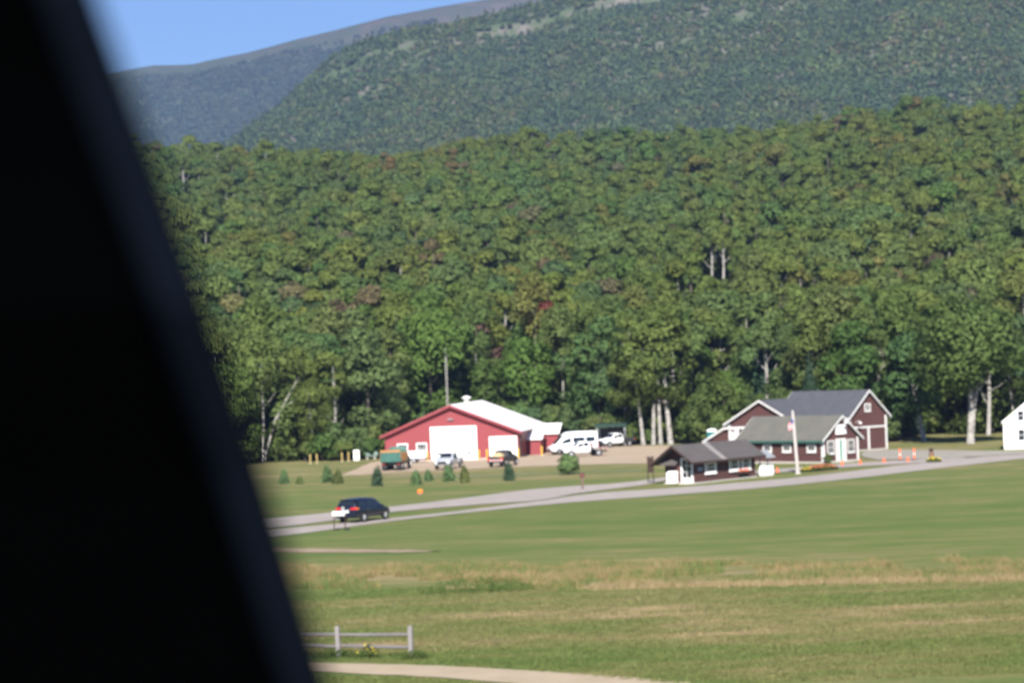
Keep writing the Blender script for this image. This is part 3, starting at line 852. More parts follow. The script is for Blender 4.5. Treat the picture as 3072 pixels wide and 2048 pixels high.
for s in (-1, 1):
    l_ = MB().loft([[(-2.47, s * .88, .98), (-2.47, s * .42, .98), (-2.47, s * .42, 1.10), (-2.47, s * .88, 1.12)], [(-2.40, s * .96, .98), (-2.36, s * .42, .98), (-2.36, s * .42, 1.12), (-2.36, s * .965, 1.14)]])
    l_.build('tail_light', M['red_lamp'], mv)
    MB().box(-2.36, -2.12, min(s * .955, s * .985), max(s * .955, s * .985), .97, 1.09).build('indicator', M['amber_lamp'], mv, bevel=.01)
    MB().box(2.18, 2.42, min(s * .55, s * .82), max(s * .55, s * .82), .62, .74).build('headlight', M['head_lamp'], mv, bevel=.02)
    MB().box(.85, 1.05, min(s * .98, s * 1.15), max(s * .98, s * 1.15), 1.0, 1.16).build('mirror', M['navy_paint'], mv, bevel=.03)
    for x in (-1.45, 1.5):
        arch(mv, x, s * .955, .34); wheel(mv, x, s * .88, .34, .22)
    MB().box(-.95, -.75, min(s * .97, s * .99), max(s * .97, s * .99), .88, .92).build('door_handle', M['chrome'], mv)
rear_panel(mv, -2.53, -.95, .95, .36, .62, 'bumper', 'navy_paint', .10)
rear_panel(mv, -2.50, -.26, .26, .74, .90, 'number_plate', 'car_white', .02)
rear_panel(mv, -2.50, -.40, .40, .93, .985, 'trim_bar', 'chrome', .03)
MB().box(-2.24, -2.1, -.7, .7, 1.66, 1.72).build('spoiler', M['navy_paint'], mv, bevel=.02)

# ------------------------------------------------------------------ pickups and trucks in the yard
def pickup(name, label, loc, heading, paint, bed='box', load=None, rack=False, bed_paint=None):
    t = thing(name, label, 'truck', loc, heading)
    cab = [(-.75, .86, .55, 1.10, 1.14, .78), (-.70, .93, .48, 1.15, 1.70, .72), (-.45, .95, .46, 1.15, 1.80, .70), (.35, .95, .46, 1.14, 1.82, .70), (.62, .95, .46, 1.13, 1.74, .70), (1.15, .95, .46, 1.11, 1.24, .80),
           (1.30, .94, .46, 1.09, 1.18, .84), (2.2, .93, .48, 1.02, 1.10, .84), (2.52, .90, .50, .92, 1.00, .80), (2.62, .84, .55, .80, .86, .74)]
    MB().loft([ring(s) for s in cab]).build('cab', M[paint], t, smooth=True)
    side_glass(t, cab, -.55, .1); side_glass(t, cab, .18, .85, .12, .82)
    top_glass(t, cab, .65, 1.14, 'windscreen')
    MB().box(2.60, 2.68, -.55, .55, .62, .92).build('grille', M['black'], t, bevel=.02)
    MB().box(2.60, 2.78, -.95, .95, .44, .62).build('bumper', M['chrome'] if paint != 'car_white' else M['dark_steel'], t, bevel=.03)
    MB().box(-2.75, -.8, -.45, .45, .45, .62).build('frame', M['black'], t)
    for s in (-1, 1):
        MB().box(2.5, 2.67, min(s * .56, s * .82), max(s * .56, s * .82), .70, .88).build('headlight', M['head_lamp'], t, bevel=.02)
        MB().box(.85, 1.0, min(s * .97, s * 1.18), max(s * .97, s * 1.18), 1.08, 1.28).build('mirror', M['black'], t, bevel=.02)
        for x in (-1.75, 1.75):
            arch(t, x, s * .93, .38); wheel(t, x, s * .86, .38, .24)
    bp = M[bed_paint or paint]
    if bed == 'box':
        b = MB().box(-2.75, -.82, -.95, -.88, .62, 1.18).box(-2.75, -.82, .88, .95, .62, 1.18).box(-.88, -.82, -.88, .88, .62, 1.18).box(-2.69, -.88, -.88, .88, .62, .70).build('bed', bp, t, bevel=.012)
        MB().box(-2.80, -2.752, -.90, .90, .64, 1.16).build('tailgate', bp, t, bevel=.015)
    elif bed == 'flat':
        MB().box(-2.9, -.82, -1.0, 1.0, .92, 1.04).build('flatbed', M['dark_steel'], t, bevel=.01)
        MB().box(-.88, -.82, -.9, .9, 1.04, 1.65).build('headboard', M['dark_steel'], t)
        for i in range(7):
            MB().box(-2.9 + i * .29, -2.76 + i * .29, 1.003, 1.02, .94, 1.02).build('marker_strip', M['red_lamp' if i % 2 else 'car_white'], t)
        for i in range(5):
            MB().box(-2.8 + i * .45, -2.74 + i * .45, .93, .99, 1.05, 1.45).build('stake', M['dark_steel'], t)
    for s in (-1, 1):
        MB().box(-2.83, -2.76, min(s * .72, s * .93), max(s * .72, s * .93), .78, 1.02).build('tail_light', M['red_lamp'], t)
    MB().box(-2.92, -2.80, -.9, .9, .46, .62).build('bumper', M['dark_steel'], t, bevel=.02)
    if load == 'tan':
        v = MB()
        n = 9
        V = [(-2.6 + 1.7 * i / n, -.84 + 1.68 * j / n, .72 + .85 * (math.sin(math.pi * (i + .4) / (n + .8)) * math.sin(math.pi * (j + .4) / (n + .8))) ** .5 + .05 * math.sin(i * 2.1 + j * 1.3)) for i in range(n + 1) for j in range(n + 1)]
        Fq = [(i * (n + 1) + j, (i + 1) * (n + 1) + j, (i + 1) * (n + 1) + j + 1, i * (n + 1) + j + 1) for i in range(n) for j in range(n)]
        v.add(V, Fq).build('load', M['tan_load'], t, smooth=True)
        for i in range(8):
            MB().box(-2.815, -2.803, -.85 + i * .2125, -.85 + (i + 1) * .2125 - .003, .68, .80).build('marker_strip', M['red_lamp' if i % 2 else 'car_white'], t)
        MB().box(-2.83, -2.81, -.85, -.6, .86, .98).build('indicator', M['amber_lamp'], t)
    if rack:
        b = MB()
        for x in (-2.6, -1.0):
            b.obox((x, -.92, 1.18), (x, -.92, 2.0), .06, .06).obox((x, .92, 1.18), (x, .92, 2.0), .06, .06).obox((x, -.92, 2.0), (x, .92, 2.0), .06, .06)
        b.obox((-2.6, -.92, 2.03), (.2, -.92, 2.03), .05, .05).obox((-2.6, .92, 2.03), (.2, .92, 2.03), .05, .05)
        b.build('rack', M['dark_steel'], t)
    return t

pickup('pickup_truck', 'silver pickup truck facing the road on the gravel yard', (-7.7, 288.0, .05), math.atan2(-.96, -.27), 'silver_paint')
pickup('loaded_truck', 'truck with tan covered load and striped tailgate, seen from behind', (-1.5, 289.4, .05), R(71), 'dark_steel', load='tan', bed_paint='dark_steel')
pickup('flatbed_truck', 'white cab truck with dark flatbed parked beside the tall white van', (8.1, 309.8, .05), math.atan2(-.28, -.96), 'car_white', bed='flat')
pickup('pickup_truck', 'white pickup truck with rack parked below the tall birch trunks', (13.3, 340.5, .05), math.atan2(-.62, -.78), 'car_white', rack=True, bed_paint='dark_steel')

# tall white passenger van
vn = thing('passenger_van', 'tall white passenger van with raised roof beside the red barn', 'van', (7.1, 319.6, .05), math.atan2(-.30, -.95))
st = [(-3.1, .92, .45, 1.35, 2.60, .82), (-3.05, .98, .40, 1.35, 2.72, .84), (-2.6, 1.0, .38, 1.35, 2.78, .86), (.6, 1.0, .36, 1.33, 2.78, .86), (1.0, 1.0, .36, 1.31, 2.62, .82), (1.35, .99, .36, 1.28, 2.35, .78), (2.1, .98, .36, 1.22, 1.62, .82),
      (2.45, .97, .36, 1.16, 1.26, .84), (2.85, .94, .38, .98, 1.06, .82), (3.05, .86, .42, .78, .86, .76), (3.12, .78, .5, .66, .70, .66)]
MB().loft([ring(s) for s in st]).build('body', M['car_white'], vn, smooth=True)
side_glass(vn, st, -2.7, -1.5, .08, .55); side_glass(vn, st, -1.35, .2, .08, .55); side_glass(vn, st, .45, 1.75, .08, .52)
top_glass(vn, st, 1.4, 2.42, 'windscreen')
MB().box(3.04, 3.14, -.5, .5, .62, .80).build('grille', M['black'], vn, bevel=.02)
MB().box(2.9, 3.2, -.95, .95, .38, .58).build('bumper', M['black'], vn, bevel=.04)
for s in (-1, 1):
    MB().box(2.85, 3.08, min(s * .58, s * .86), max(s * .58, s * .86), .74, .94).build('headlight', M['head_lamp'], vn, bevel=.02)
    MB().box(1.95, 2.1, min(s * 1.0, s * 1.22), max(s * 1.0, s * 1.22), 1.25, 1.55).build('mirror', M['black'], vn, bevel=.02)
    MB().box(-3.14, -3.06, min(s * .78, s * .92), max(s * .78, s * .92), .8, 1.3).build('tail_light', M['red_lamp'], vn)
    MB().box(-2.55, -1.9, min(s * 1.002, s * 1.012), max(s * 1.002, s * 1.012), .95, 1.15).build('side_marking', M['red_lamp'], vn)
    for x in (-1.9, 2.05):
        arch(vn, x, s * .975, .36); wheel(vn, x, s * .90, .36, .24)
MB().box(-3.13, -3.08, -.75, .75, 1.5, 2.2).build('rear_window', M['car_glass'], vn)

# green dump truck
dt = thing('dump_truck', 'green dump truck with orange side boards parked left on gravel yard', 'dump truck', (-13.75, 291.0, .05), R(90 - 9))
MB().box(-3.0, 3.2, -.45, .45, .62, .82).build('chassis', M['black'], dt)
tb = MB().box(-3.3, .4, -1.2, -1.13, .98, 1.95).box(-3.3, .4, 1.13, 1.2, .98, 1.95).box(.33, .4, -1.13, 1.13, .98, 2.3).box(-3.23, .33, -1.13, 1.13, .92, 1.0).build('dump_bed', M['green_steel'], dt, bevel=.015)
tg = MB().box(-3.38, -3.303, -1.18, 1.18, .96, 2.05).build('tailgate', M['green_steel'], dt, bevel=.02)
for y in (-.8, 0, .8):
    MB().box(-3.42, -3.382, y - .05, y + .05, .98, 2.03).build('rib', M['green_steel'], tg)
for s in (-1, 1):
    for k in range(2):
        MB().box(-3.3, .35, min(s * 1.203, s * 1.24), max(s * 1.203, s * 1.24), 1.30 + k * .36, 1.62 + k * .36 + .02 * k).build('side_board', M['orange_wood'], dt)
    for x in (-3.0, -2.1, -1.2, -.3):
        MB().box(x - .05, x + .05, min(s * 1.243, s * 1.29), max(s * 1.243, s * 1.29), .95, 2.1).build('stake', M['orange_wood'], dt)
    MB().box(-3.1, -2.96, min(s * .75, s * 1.0), max(s * .75, s * 1.0), .70, .84).build('tail_light', M['red_lamp'], dt)
    for x in (-2.35, -1.25):
        wheel(dt, x, s * 1.0, .5, .3); wheel(dt, x, s * .66, .5, .3)
    wheel(dt, 2.3, s * 1.0, .5, .3)
    MB().box(-3.12, -3.08, min(s * .55, s * 1.1), max(s * .55, s * 1.1), .2, .66).build('mud_flap', M['black'], dt)
cabst = [(.75, 1.02, .75, 1.65, 2.40, .90), (.85, 1.05, .7, 1.65, 2.55, .92), (1.7, 1.05, .7, 1.6, 2.55, .90), (2.0, 1.04, .7, 1.55, 1.95, .92), (2.2, 1.02, .7, 1.45, 1.6, .85), (3.2, .98, .7, 1.3, 1.45, .8), (3.35, .9, .75, 1.15, 1.2, .72)]
MB().loft([ring(s) for s in cabst]).build('cab', M['green_steel'], dt, smooth=True)
side_glass(dt, cabst, .95, 1.85); top_glass(dt, cabst, 1.75, 2.15, 'windscreen')
MB().box(-3.37, -3.305, -1.16, 1.16, 2.053, 2.32).build('top_board', M['orange_wood'], dt, bevel=.01)

# white trailer against the barn front
tr = thing('utility_trailer', 'low white enclosed trailer standing before the red barn windows', 'trailer', (-12.3, 310.6, .03), R(-8))
MB().box(-1.35, 1.25, -.75, .75, .48, 1.42).build('box', M['car_white'], tr, bevel=.10, seg=2)
MB().box(-1.45, 1.35, -.78, .78, .36, .477).build('chassis', M['black'], tr)
MB().box(-1.53, -1.40, -.5, .5, .55, .95).build('rear_panel', M['red_lamp'], tr, bevel=.02)
MB().obox((1.3, 0, .42), (2.2, 0, .42), .1, .1).build('tow_bar', M['dark_steel'], tr)
for s in (-1, 1): wheel(tr, -.1, s * .82, .32, .2)
MB().cyl((2.0, 0, .0), .05, .42, 8).build('jockey_wheel', M['dark_steel'], tr)

# white car half hidden behind the booth roof
wc = thing('parked_car', 'white car half hidden behind the ticket booth roof', 'car', (22.6, 300.0, .05), R(200))
st = [(-2.2, .78, .4, .85, .92, .7), (-2.1, .85, .34, .92, 1.0, .72), (-1.5, .88, .3, .95, 1.18, .66), (-.9, .89, .3, .95, 1.42, .62), (.1, .89, .3, .94, 1.46, .62), (.6, .89, .3, .92, 1.3, .64), (1.1, .88, .3, .9, 1.0, .72), (1.9, .84, .32, .78, .86, .7), (2.2, .74, .4, .66, .7, .6)]
MB().loft([ring(s) for s in st]).build('body', M['car_white'], wc, smooth=True)
side_glass(wc, st, -1.2, -.3); side_glass(wc, st, -.2, .6); top_glass(wc, st, .4, 1.08, 'windscreen'); top_glass(wc, st, -1.5, -.95, 'rear_window')
for s in (-1, 1):
    for x in (-1.35, 1.35): arch(wc, x, s * .87, .32); wheel(wc, x, s * .8, .32, .2)
    MB().box(2.02, 2.18, min(s * .45, s * .7), max(s * .45, s * .7), .6, .72).build('headlight', M['head_lamp'], wc, bevel=.02)
    MB().box(-2.2, -2.08, min(s * .5, s * .76), max(s * .5, s * .76), .72, .86).build('tail_light', M['red_lamp'], wc, bevel=.02)

# portable toilet and open shelter at the edge of the woods
pt = thing('portable_toilet', 'teal portable toilet with white domed roof at the wood edge', 'toilet', (25.2, 325.5, 0), R(-15))
MB().box(-.6, .6, -.6, .6, 0, .14).build('skid', M['black'], pt)
MB().box(-.57, .57, -.57, .57, .142, 2.0).build('cabin', M['teal'], pt, bevel=.04)
dr_ = MB().box(-.42, .42, -.605, -.573, .2, 1.92).build('door', M['teal'], pt, bevel=.01)
MB().box(-.3, .3, -.62, -.607, 1.15, 1.38).build('door_sign', M['red_lamp'], dr_)
MB().loft([[(-.6, -.6, 2.0), (.6, -.6, 2.0), (.6, .6, 2.0), (-.6, .6, 2.0)], [(-.58, -.58, 2.18), (.58, -.58, 2.18), (.58, .58, 2.18), (-.58, .58, 2.18)], [(-.3, -.3, 2.36), (.3, -.3, 2.36), (.3, .3, 2.36), (-.3, .3, 2.36)]]).build('roof', M['white'], pt, bevel=.05, seg=2)
sh = thing('open_shelter', 'open shelter with dark green roof behind the parked trucks', 'shelter', (13.2, 346.5, 0), R(-10))
for x in (-1.9, 1.9):
    for y in (-1.2, 1.2):
        MB().box(x - .09, x + .09, y - .09, y + .09, 0, 2.6).build('post', M['grey_steel'], sh)
MB().prism([(-1.5, 2.6), (1.5, 2.9), (1.5, 3.05), (-1.5, 2.95)], 'x', -2.2, 2.2).build('roof', M['dark_green'], sh)
MB().box(-1.8, 1.8, 1.1, 1.18, .2, 2.4).build('back_wall', M['dark_steel'], sh)
lw = thing('tarp_pile', 'tan tarp covered pile behind the booth roof', 'pile', (26.0, 318.0, 0), R(10))
n = 8
V = [(-1.3 + 2.6 * i / n, -.8 + 1.6 * j / n, 2.05 * (max(0, math.sin(math.pi * i / n) * math.sin(math.pi * j / n))) ** .35 + .06 * math.sin(i * 2.3 + j)) for i in range(n + 1) for j in range(n + 1)]
MB().add(V, [(i * (n + 1) + j, (i + 1) * (n + 1) + j, (i + 1) * (n + 1) + j + 1, i * (n + 1) + j + 1) for i in range(n) for j in range(n)]).build('tarp', M['tan_load'], lw, smooth=True)
for s in (-1, 1): MB().obox((-1.2, s * .35, .05), (1.2, s * .35, .05), .12, .1).build('skid_beam', M['old_wood'], lw)

# ------------------------------------------------------------------ bollards, cabinet, tank, signs, cones
def bollard(loc, label, group, m='yellow'):
    b = thing('bollard', label, 'bollard', loc, 0, group)
    MB().lathe([(.10, 0), (.10, 1.12), (.085, 1.18), (.03, 1.21)], n=10).build('post', M[m], b, smooth=True)
    MB().cyl((0, 0, -.05), .2, .1, 10).build('footing', M['concrete'], b)
    return b
def barn_pt(x, y):
    c, s = math.cos(BR), math.sin(BR)
    return (-7.95 + c * x - s * y, 314.0 + s * x + c * y, .03)
bollard(barn_pt(-2.95, -.7), 'yellow bollard left of the large garage door', 'bollards around the red barn')
bollard(barn_pt(3.45, -.7), 'yellow bollard just right of the large garage door', 'bollards around the red barn')
bollard(barn_pt(4.45, -.7), 'yellow bollard left of the small garage door', 'bollards around the red barn')
bollard(barn_pt(8.35, -.7), 'yellow bollard right of the small garage door', 'bollards around the red barn')
bollard((3.2, 318.2, .03), 'yellow bollard in front of the tall white van', 'bollards around the red barn')
bollard((-26.1, 321.4, 0), 'leftmost yellow post at the wood edge left of barn', 'yellow posts left of the barn', 'pale_yellow')
bollard((-25.3, 321.9, 0), 'yellow post second from left at the wood edge', 'yellow posts left of the barn', 'pale_yellow')
bollard((-22.3, 324.6, 0), 'yellow post third from left, short of white cabinet', 'yellow posts left of the barn', 'pale_yellow')
bollard((-21.5, 325.2, 0), 'yellow post nearest the white utility cabinet', 'yellow posts left of the barn', 'pale_yellow')
cb = thing('utility_cabinet', 'white upright utility cabinet on the grass left of the barn', 'cabinet', (-20.5, 326.2, 0), R(-6))
MB().box(-.42, .42, -.35, .35, 0, .1).build('plinth', M['concrete'], cb)
MB().box(-.38, .38, -.3, .3, .102, 1.35).build('case', M['white'], cb, bevel=.03)
MB().box(-.33, .33, -.33, -.303, .2, 1.25).build('door', M['white'], cb, bevel=.01)
tk = thing('gas_tank', 'grey green gas tank lying between white cabinet and barn', 'tank', (-18.8, 329.0, 0), R(-6))
MB().tube([(-.95, 0, .62), (-.85, 0, .62), (-.7, 0, .62), (.7, 0, .62), (.85, 0, .62), (.95, 0, .62)], [.05, .3, .42, .42, .3, .05], 14).build('shell', mat('grey_green_tank_paint', (.16, .22, .20), .5), tk, smooth=True)
for x in (-.5, .5): MB().box(x - .1, x + .1, -.3, .3, 0, .28).build('cradle', M['concrete'], tk)
MB().cyl((0, 0, 1.0), .14, .16, 10).build('valve_dome', M['grey_steel'], tk)

os_ = thing('marker_sign', 'small orange and yellow marker sign standing on the lawn', 'sign', (-8.8, 228.6, 0), R(4))
MB().box(-.03, .03, -.015, .015, 0, .35).build('stake', M['old_wood'], os_)
MB().box(-.21, .21, -.03, -.016, .25, .46).build('board', M['orange'], os_)
MB().box(-.21, .21, -.03, -.016, .465, .57).build('top_board', M['amber_lamp'], os_)

ps = thing('sign_post', 'brown wooden post with dark red top at the road fork', 'post', (5.75, 224.6, .03), R(5))
MB().box(-.09, .09, -.09, .09, 0, 1.25).build('post', mat('red_brown_post_wood', (.13, .085, .07), .8, .25), ps, bevel=.01)
MB().box(-.22, .22, -.13, .13, 1.252, 1.62).build('sign_box', mat('dark_red_brown_paint', (.11, .035, .03), .7), ps, bevel=.02)
MB().box(-.16, .16, -.12, .12, -.05, .18).build('foot', M['old_wood'], ps)

hs = thing('hanging_sign', 'dark brown signboard on two thin posts left of the booth', 'sign', (12.45, 236.6, .06), R(20))
for x in (-.28, .28): MB().box(x - .035, x + .035, -.035, .035, 0, 2.3).build('post', M['brown_dark'], hs)
for k in range(4):
    MB().box(-.24, .24, -.025, .025, .88 + k * .35, 1.22 + k * .35).build('board', M['brown_dark'], hs, bevel=.01)
MB().box(-.36, .36, -.06, .06, 2.302, 2.38).build('cap', M['brown_dark'], hs)

ib = thing('white_bin', 'white lidded storage box outside the booth gable end', 'box', (14.15, 231.9, 0), BD - R(90))
MB().box(-.42, .42, -.36, .36, .06, .92).build('case', M['white'], ib, bevel=.03)
MB().prism([(-.40, .93), (.40, .93), (.40, 1.18), (.1, 1.2), (-.40, 1.0)], 'x', -.45, .45).build('lid', M['white'], ib, bevel=.02)
for x in (-.35, .35):
    for y in (-.28, .28): MB().box(x - .05, x + .05, y - .05, y + .05, 0, .06).build('foot', M['black'], ib)

rs = thing('roadside_sign', 'low white roadside sign on two dark legs near the minivan', 'sign', (-12.95, 183.2, 0), R(-12))
MB().box(-.52, .42, -.03, .03, 1.02, 1.36).build('board', M['trim_white'], rs, bevel=.01)
for x in (-.42, .42):
    MB().tube([(x, .05, -.05), (x * .97, .05, .6), (x * .95, .05, 1.40)], .04, 8).build('leg', M['brown_dark'], rs)
    MB().box(x - .06, x + .34, -.08, .12, .0, .10).build('foot', M['black'], rs, bevel=.02)
MB().box(.2, .4, -.02, .04, 1.363, 1.66).build('small_plate', M['grey_steel'], rs)

def cone(loc, label):
    c = thing('traffic_cone', label, 'traffic cone', loc, random.uniform(0, 1), 'orange cones along the rear lane')
    c.scale = (.85, .85, .85)
    MB().box(-.19, .19, -.19, .19, 0, .04).build('base', M['orange'], c, bevel=.01)
    MB().lathe([(.15, .04), (.09, .36)], n=12).build('body', M['orange'], c, smooth=True)
    MB().lathe([(.088, .362), (.04, .56)], n=12).build('tip', M['orange'], c, smooth=True)
for loc, lb in (((25.35, 247.2, .06), 'orange traffic cone between the booth and the flagpole'),
                ((33.0, 257.4, .06), 'orange traffic cone in front of the office door, right of flower bed'),
                ((34.9, 258.0, .06), 'orange traffic cone below the right corner of the office'),
                ((37.6, 259.9, .06), 'orange traffic cone on the lane short of the tall orange markers'),
                ((40.1, 260.2, .06), 'orange traffic cone at the foot of a tall orange marker')):
    cone(loc, lb)
def marker(loc, label):
    c = thing('orange_marker', label, 'marker post', loc, 0, 'tall orange marker posts')
    MB().lathe([(.22, 0), (.22, .07), (.05, .09)], n=12).build('base', M['black'], c)
    MB().lathe([(.09, .09), (.08, .5)], n=10).build('tube', M['orange'], c)
    MB().lathe([(.08, .502), (.078, .68)], n=10).build('band', M['flag_white'], c)
    MB().lathe([(.078, .682), (.07, 1.15), (.03, 1.2)], n=10).build('top', M['orange'], c)
marker((39.75, 263.2, .08), 'tall orange marker post farther from the brown stump')
marker((41.2, 263.0, .08), 'tall orange marker post next to the brown stump')
bs = thing('carved_stump', 'dark brown carved wooden stump standing behind yellow flowers', 'stump', (42.3, 258.8, .06), .4)
MB().lathe([(.34, 0), (.28, .15), (.24, .5), (.27, .75), (.2, .95)], n=11).build('trunk', mat('carved_brown_wood', (.15, .085, .05), .8, .4, 3), bs, smooth=True)
MB().lathe([(.12, .9), (.22, 1.02), (.21, 1.2), (.08, 1.32)], (-.04, -.03, 0), 10).build('head', M['brown_dark'], bs, smooth=True)

# split rail fence: posts and rails, each its own part
fn = thing('rail_fence', 'weathered grey split rail fence at the near lane', 'fence', (-4.42, 99.7, 0), math.atan2(1.2, -2.95))
FL = 3.18
for i in range(4):
    x = i * FL
    a = random.uniform(-.02, .02)
    hgt = 1.22 + random.uniform(-.03, .05)
    MB().add([], []).prism([(x - .09, -.2), (x + .09, -.2), (x + .085 + a, hgt), (x + .0 + a, hgt + .05), (x - .085 + a, hgt - .02)], 'y', -.08, .08).build('post', M['old_wood'], fn, bevel=.012)
for i in range(3):
    for z in (.48, .95):
        pts = [(i * FL + .02 + FL * t * .985, .02 * math.sin(i * 3 + t * 5 + z), z + .02 * math.sin(i + t * 3.3 + z * 9)) for t in np.linspace(0, 1, 6)]
        MB().tube(pts, [.055, .07, .065, .07, .062, .055], 6).build('rail', M['rail_wood'], fn)

# ------------------------------------------------------------------ trees: prototypes
def leaf_quads(c, nrm, size, r, aspect=1.0):
    """numpy: centres, normals, sizes -> quads bent a little"""
    n = len(c)
    nrm = nrm / (np.linalg.norm(nrm, axis=1, keepdims=True) + 1e-9)
    t = r.normal(size=(n, 3)); t -= (t * nrm).sum(1, keepdims=True) * nrm
    t /= (np.linalg.norm(t, axis=1, keepdims=True) + 1e-9)
    b = np.cross(nrm, t)
    s = size[:, None] * .62
    j = r.uniform(.7, 1.25, (n, 3, 1))
    v = np.stack([c - (t * .9 + b * .5 * aspect) * s * j[:, 0], c + (t * .95 - b * .45 * aspect) * s * j[:, 1], c + (b * aspect + t * .1) * s * j[:, 2]], 1)
    v[:, 2] += nrm * s * .2
    return v.reshape(-1, 3), np.arange(3 * n).reshape(-1, 3)

def soft(n, d, out, r, j=.45):
    q = d * .5 + out * .75 + r.normal(size=(n, 3)) * j
    q /= np.linalg.norm(q, axis=1, keepdims=True)
    return np.repeat(q, 3, axis=0)

def lobes_crown(r, n_lobes, rx, z0, z1, n_leaves, size, skirt=.6, squash=.8):
    """crown of many overlapping leaf clumps between z0 and z1, widest a little below the middle"""
    cs, rs = [], []
    for i in range(n_lobes):
        u = r.uniform(0, 1)
        zz = z0 + (z1 - z0) * (u ** .85)
        w = rx * math.sqrt(max(0.02, 1 - ((u - .42) / (.60 if u > .42 else .60)) ** 2)) * (1 if u > .42 else skirt + (1 - skirt) * u / .42)
        a = i * 2.399 + r.uniform(-.4, .4)
        d = w * r.uniform(.45, .92)
        cs.append((d * math.cos(a), d * math.sin(a), zz)); rs.append(rx * r.uniform(.26, .56))
    cs.append((0, 0, z1 - rx * .35)); rs.append(rx * .4)
    cs, rs = np.array(cs), np.array(rs)
    p = rs ** 2 / (rs ** 2).sum()
    k = r.choice(len(cs), n_leaves, p=p)
    d = r.normal(size=(n_leaves, 3)); d[:, 2] = d[:, 2] * .85 + .28
    d /= np.linalg.norm(d, axis=1, keepdims=True)
    rad = rs[k] * np.clip(r.normal(.98, .09, n_leaves), .6, 1.25)
    c = cs[k] + d * rad[:, None] * np.array([1, 1, squash])
    nrm = d + r.normal(size=(n_leaves, 3)) * .45 + np.array([0, 0, .2])
    out = c - np.array([0, 0, (z0 + z1) * .45]); out /= (np.linalg.norm(out, axis=1, keepdims=True) + 1e-6)
    v, f = leaf_quads(c, nrm, size * r.uniform(.6, 1.35, n_leaves), r)
    return v, f, soft(n_leaves, d, out, r)

def crown_mesh(m, *a, **k):
    a = list(a); a[5] = int(a[5] * 1.7); a[6] *= .86
    v, f, nn = lobes_crown(*a, **k)
    return np_mesh('crown', v, f, m, True, nn)

def limb_tubes(mb, r, pts_r, n=7):
    mb.tube([p for p, _ in pts_r], [q for _, q in pts_r], n)

def trunk_mesh(name, r, h, rad, m, bend=.5, limbs=6, first=.45, spread=2.2, lean=(0, 0), fork=None):
    mb = MB()
    pts = []
    N = 8
    ox, oy = r.uniform(-1, 1) * bend, r.uniform(-1, 1) * bend
    for i in range(N + 1):
        t = i / N
        pts.append(((lean[0] * t + ox * math.sin(t * 2.6)) , (lean[1] * t + oy * math.sin(t * 2.1)), -.3 + (h + .3) * t))
    rads = [rad * (1.25 if i == 0 else 1) * (1 - .82 * i / N) + .02 for i in range(N + 1)]
    mb.tube(pts, rads, 8)
    for k in range(limbs):
        t = first + (1 - first) * .85 * (k + .5) / limbs
        i = min(int(t * N), N - 1)
        p = Vector(pts[i]).lerp(Vector(pts[i + 1]), t * N - i)
        a = k * 2.4 + r.uniform(-.5, .5); L = spread * (1.15 - .6 * t) * r.uniform(.8, 1.2)
        q = p + Vector((math.cos(a) * L * .55, math.sin(a) * L * .55, L * .45)); e = p + Vector((math.cos(a) * L, math.sin(a) * L, L * 1.05))
        rr = rad * (1 - .8 * t) * .5
        mb.tube([p, q, e], [rr, rr * .65, rr * .25], 5)
    if fork:
        for (f0, dx, dy, f1, fr) in fork:
            i = int(f0 * N); p = Vector(pts[i]); e = Vector((dx, dy, h * f1))
            mid = p.lerp(e, .5) + Vector((-.15 * dx, 0, .05))
            mb.tube([p, mid, e], [rad * fr, rad * fr * .75, rad * fr * .3], 7)
            d = e - p
            for s in (-1, 1):
                b0 = p.lerp(e, .55 + .12 * s); b1 = b0 + Vector((d.x * .22 + s * .9, s * .5, 1.6))
                mb.tube([b0, b1], [rad * fr * .4, rad * fr * .12], 5)
    return mb.mesh(name, m, smooth=True)

class Proto:
    def __init__(s, trunk, crown, h, w): s.trunk, s.crown, s.h, s.w = trunk, crown, h, w

def broad(seed, h, rx, n, size, leafm, z0=.18, lobes=22, trunk_m='bark', rad=.24, skirt=.75, **kw):
    r = np.random.default_rng(seed)
    v, f, nn = lobes_crown(r, lobes, rx, h * z0, h - rx * .12, int(n * 1.7), size * .86, skirt)
    return Proto(trunk_mesh('trunk', r, h * .86, rad, M[trunk_m], **kw), np_mesh('crown', v, f, M[leafm], True, nn), h, rx)

def spruce(seed, h, rx, n, size, leafm, z0=.06, rad=.16, trunk_m='bark', power=.9):
    r = np.random.default_rng(seed)
    n = int(n * 1.5)
    tiers = max(8, int(h / .8))
    k = r.integers(0, tiers, n) ; u = (k + r.uniform(-.25, .25, n)) / tiers
    u = np.clip(1 - np.sqrt(r.uniform(0, 1, n)) * 1.0, 0, .99) * .35 + np.clip(u, 0, .995) * .65
    a = r.uniform(0, 2 * np.pi, n)
    arms = 7
    a = np.round(a / (2 * np.pi) * arms + k * .37) * (2 * np.pi / arms) + r.normal(0, .22, n)
    arm_len = r.uniform(.62, 1.18, (tiers + 1, 64))
    rr = rx * (1 - u) ** power * r.uniform(.3, 1.06, n) * arm_len[k, (np.round(a * 3).astype(int)) % 64]
    z = h * (z0 + (1 - z0) * u) - rr * .28
    c = np.stack([rr * np.cos(a), rr * np.sin(a), z], 1)
    nrm = np.stack([np.cos(a) * .6, np.sin(a) * .6, np.ones(n) * .9], 1) + r.normal(size=(n, 3)) * .4
    v, f = leaf_quads(c, nrm, size * r.uniform(.6, 1.3, n) * (1 - .45 * u), r, .7)
    mb = MB().tube([(0, 0, -.2), (0, 0, h * .5), (0, 0, h * .97)], [rad, rad * .6, .015], 7)
    return Proto(mb.mesh('trunk', M[trunk_m], smooth=True), np_mesh('crown', v, f, M[leafm]), h, rx)

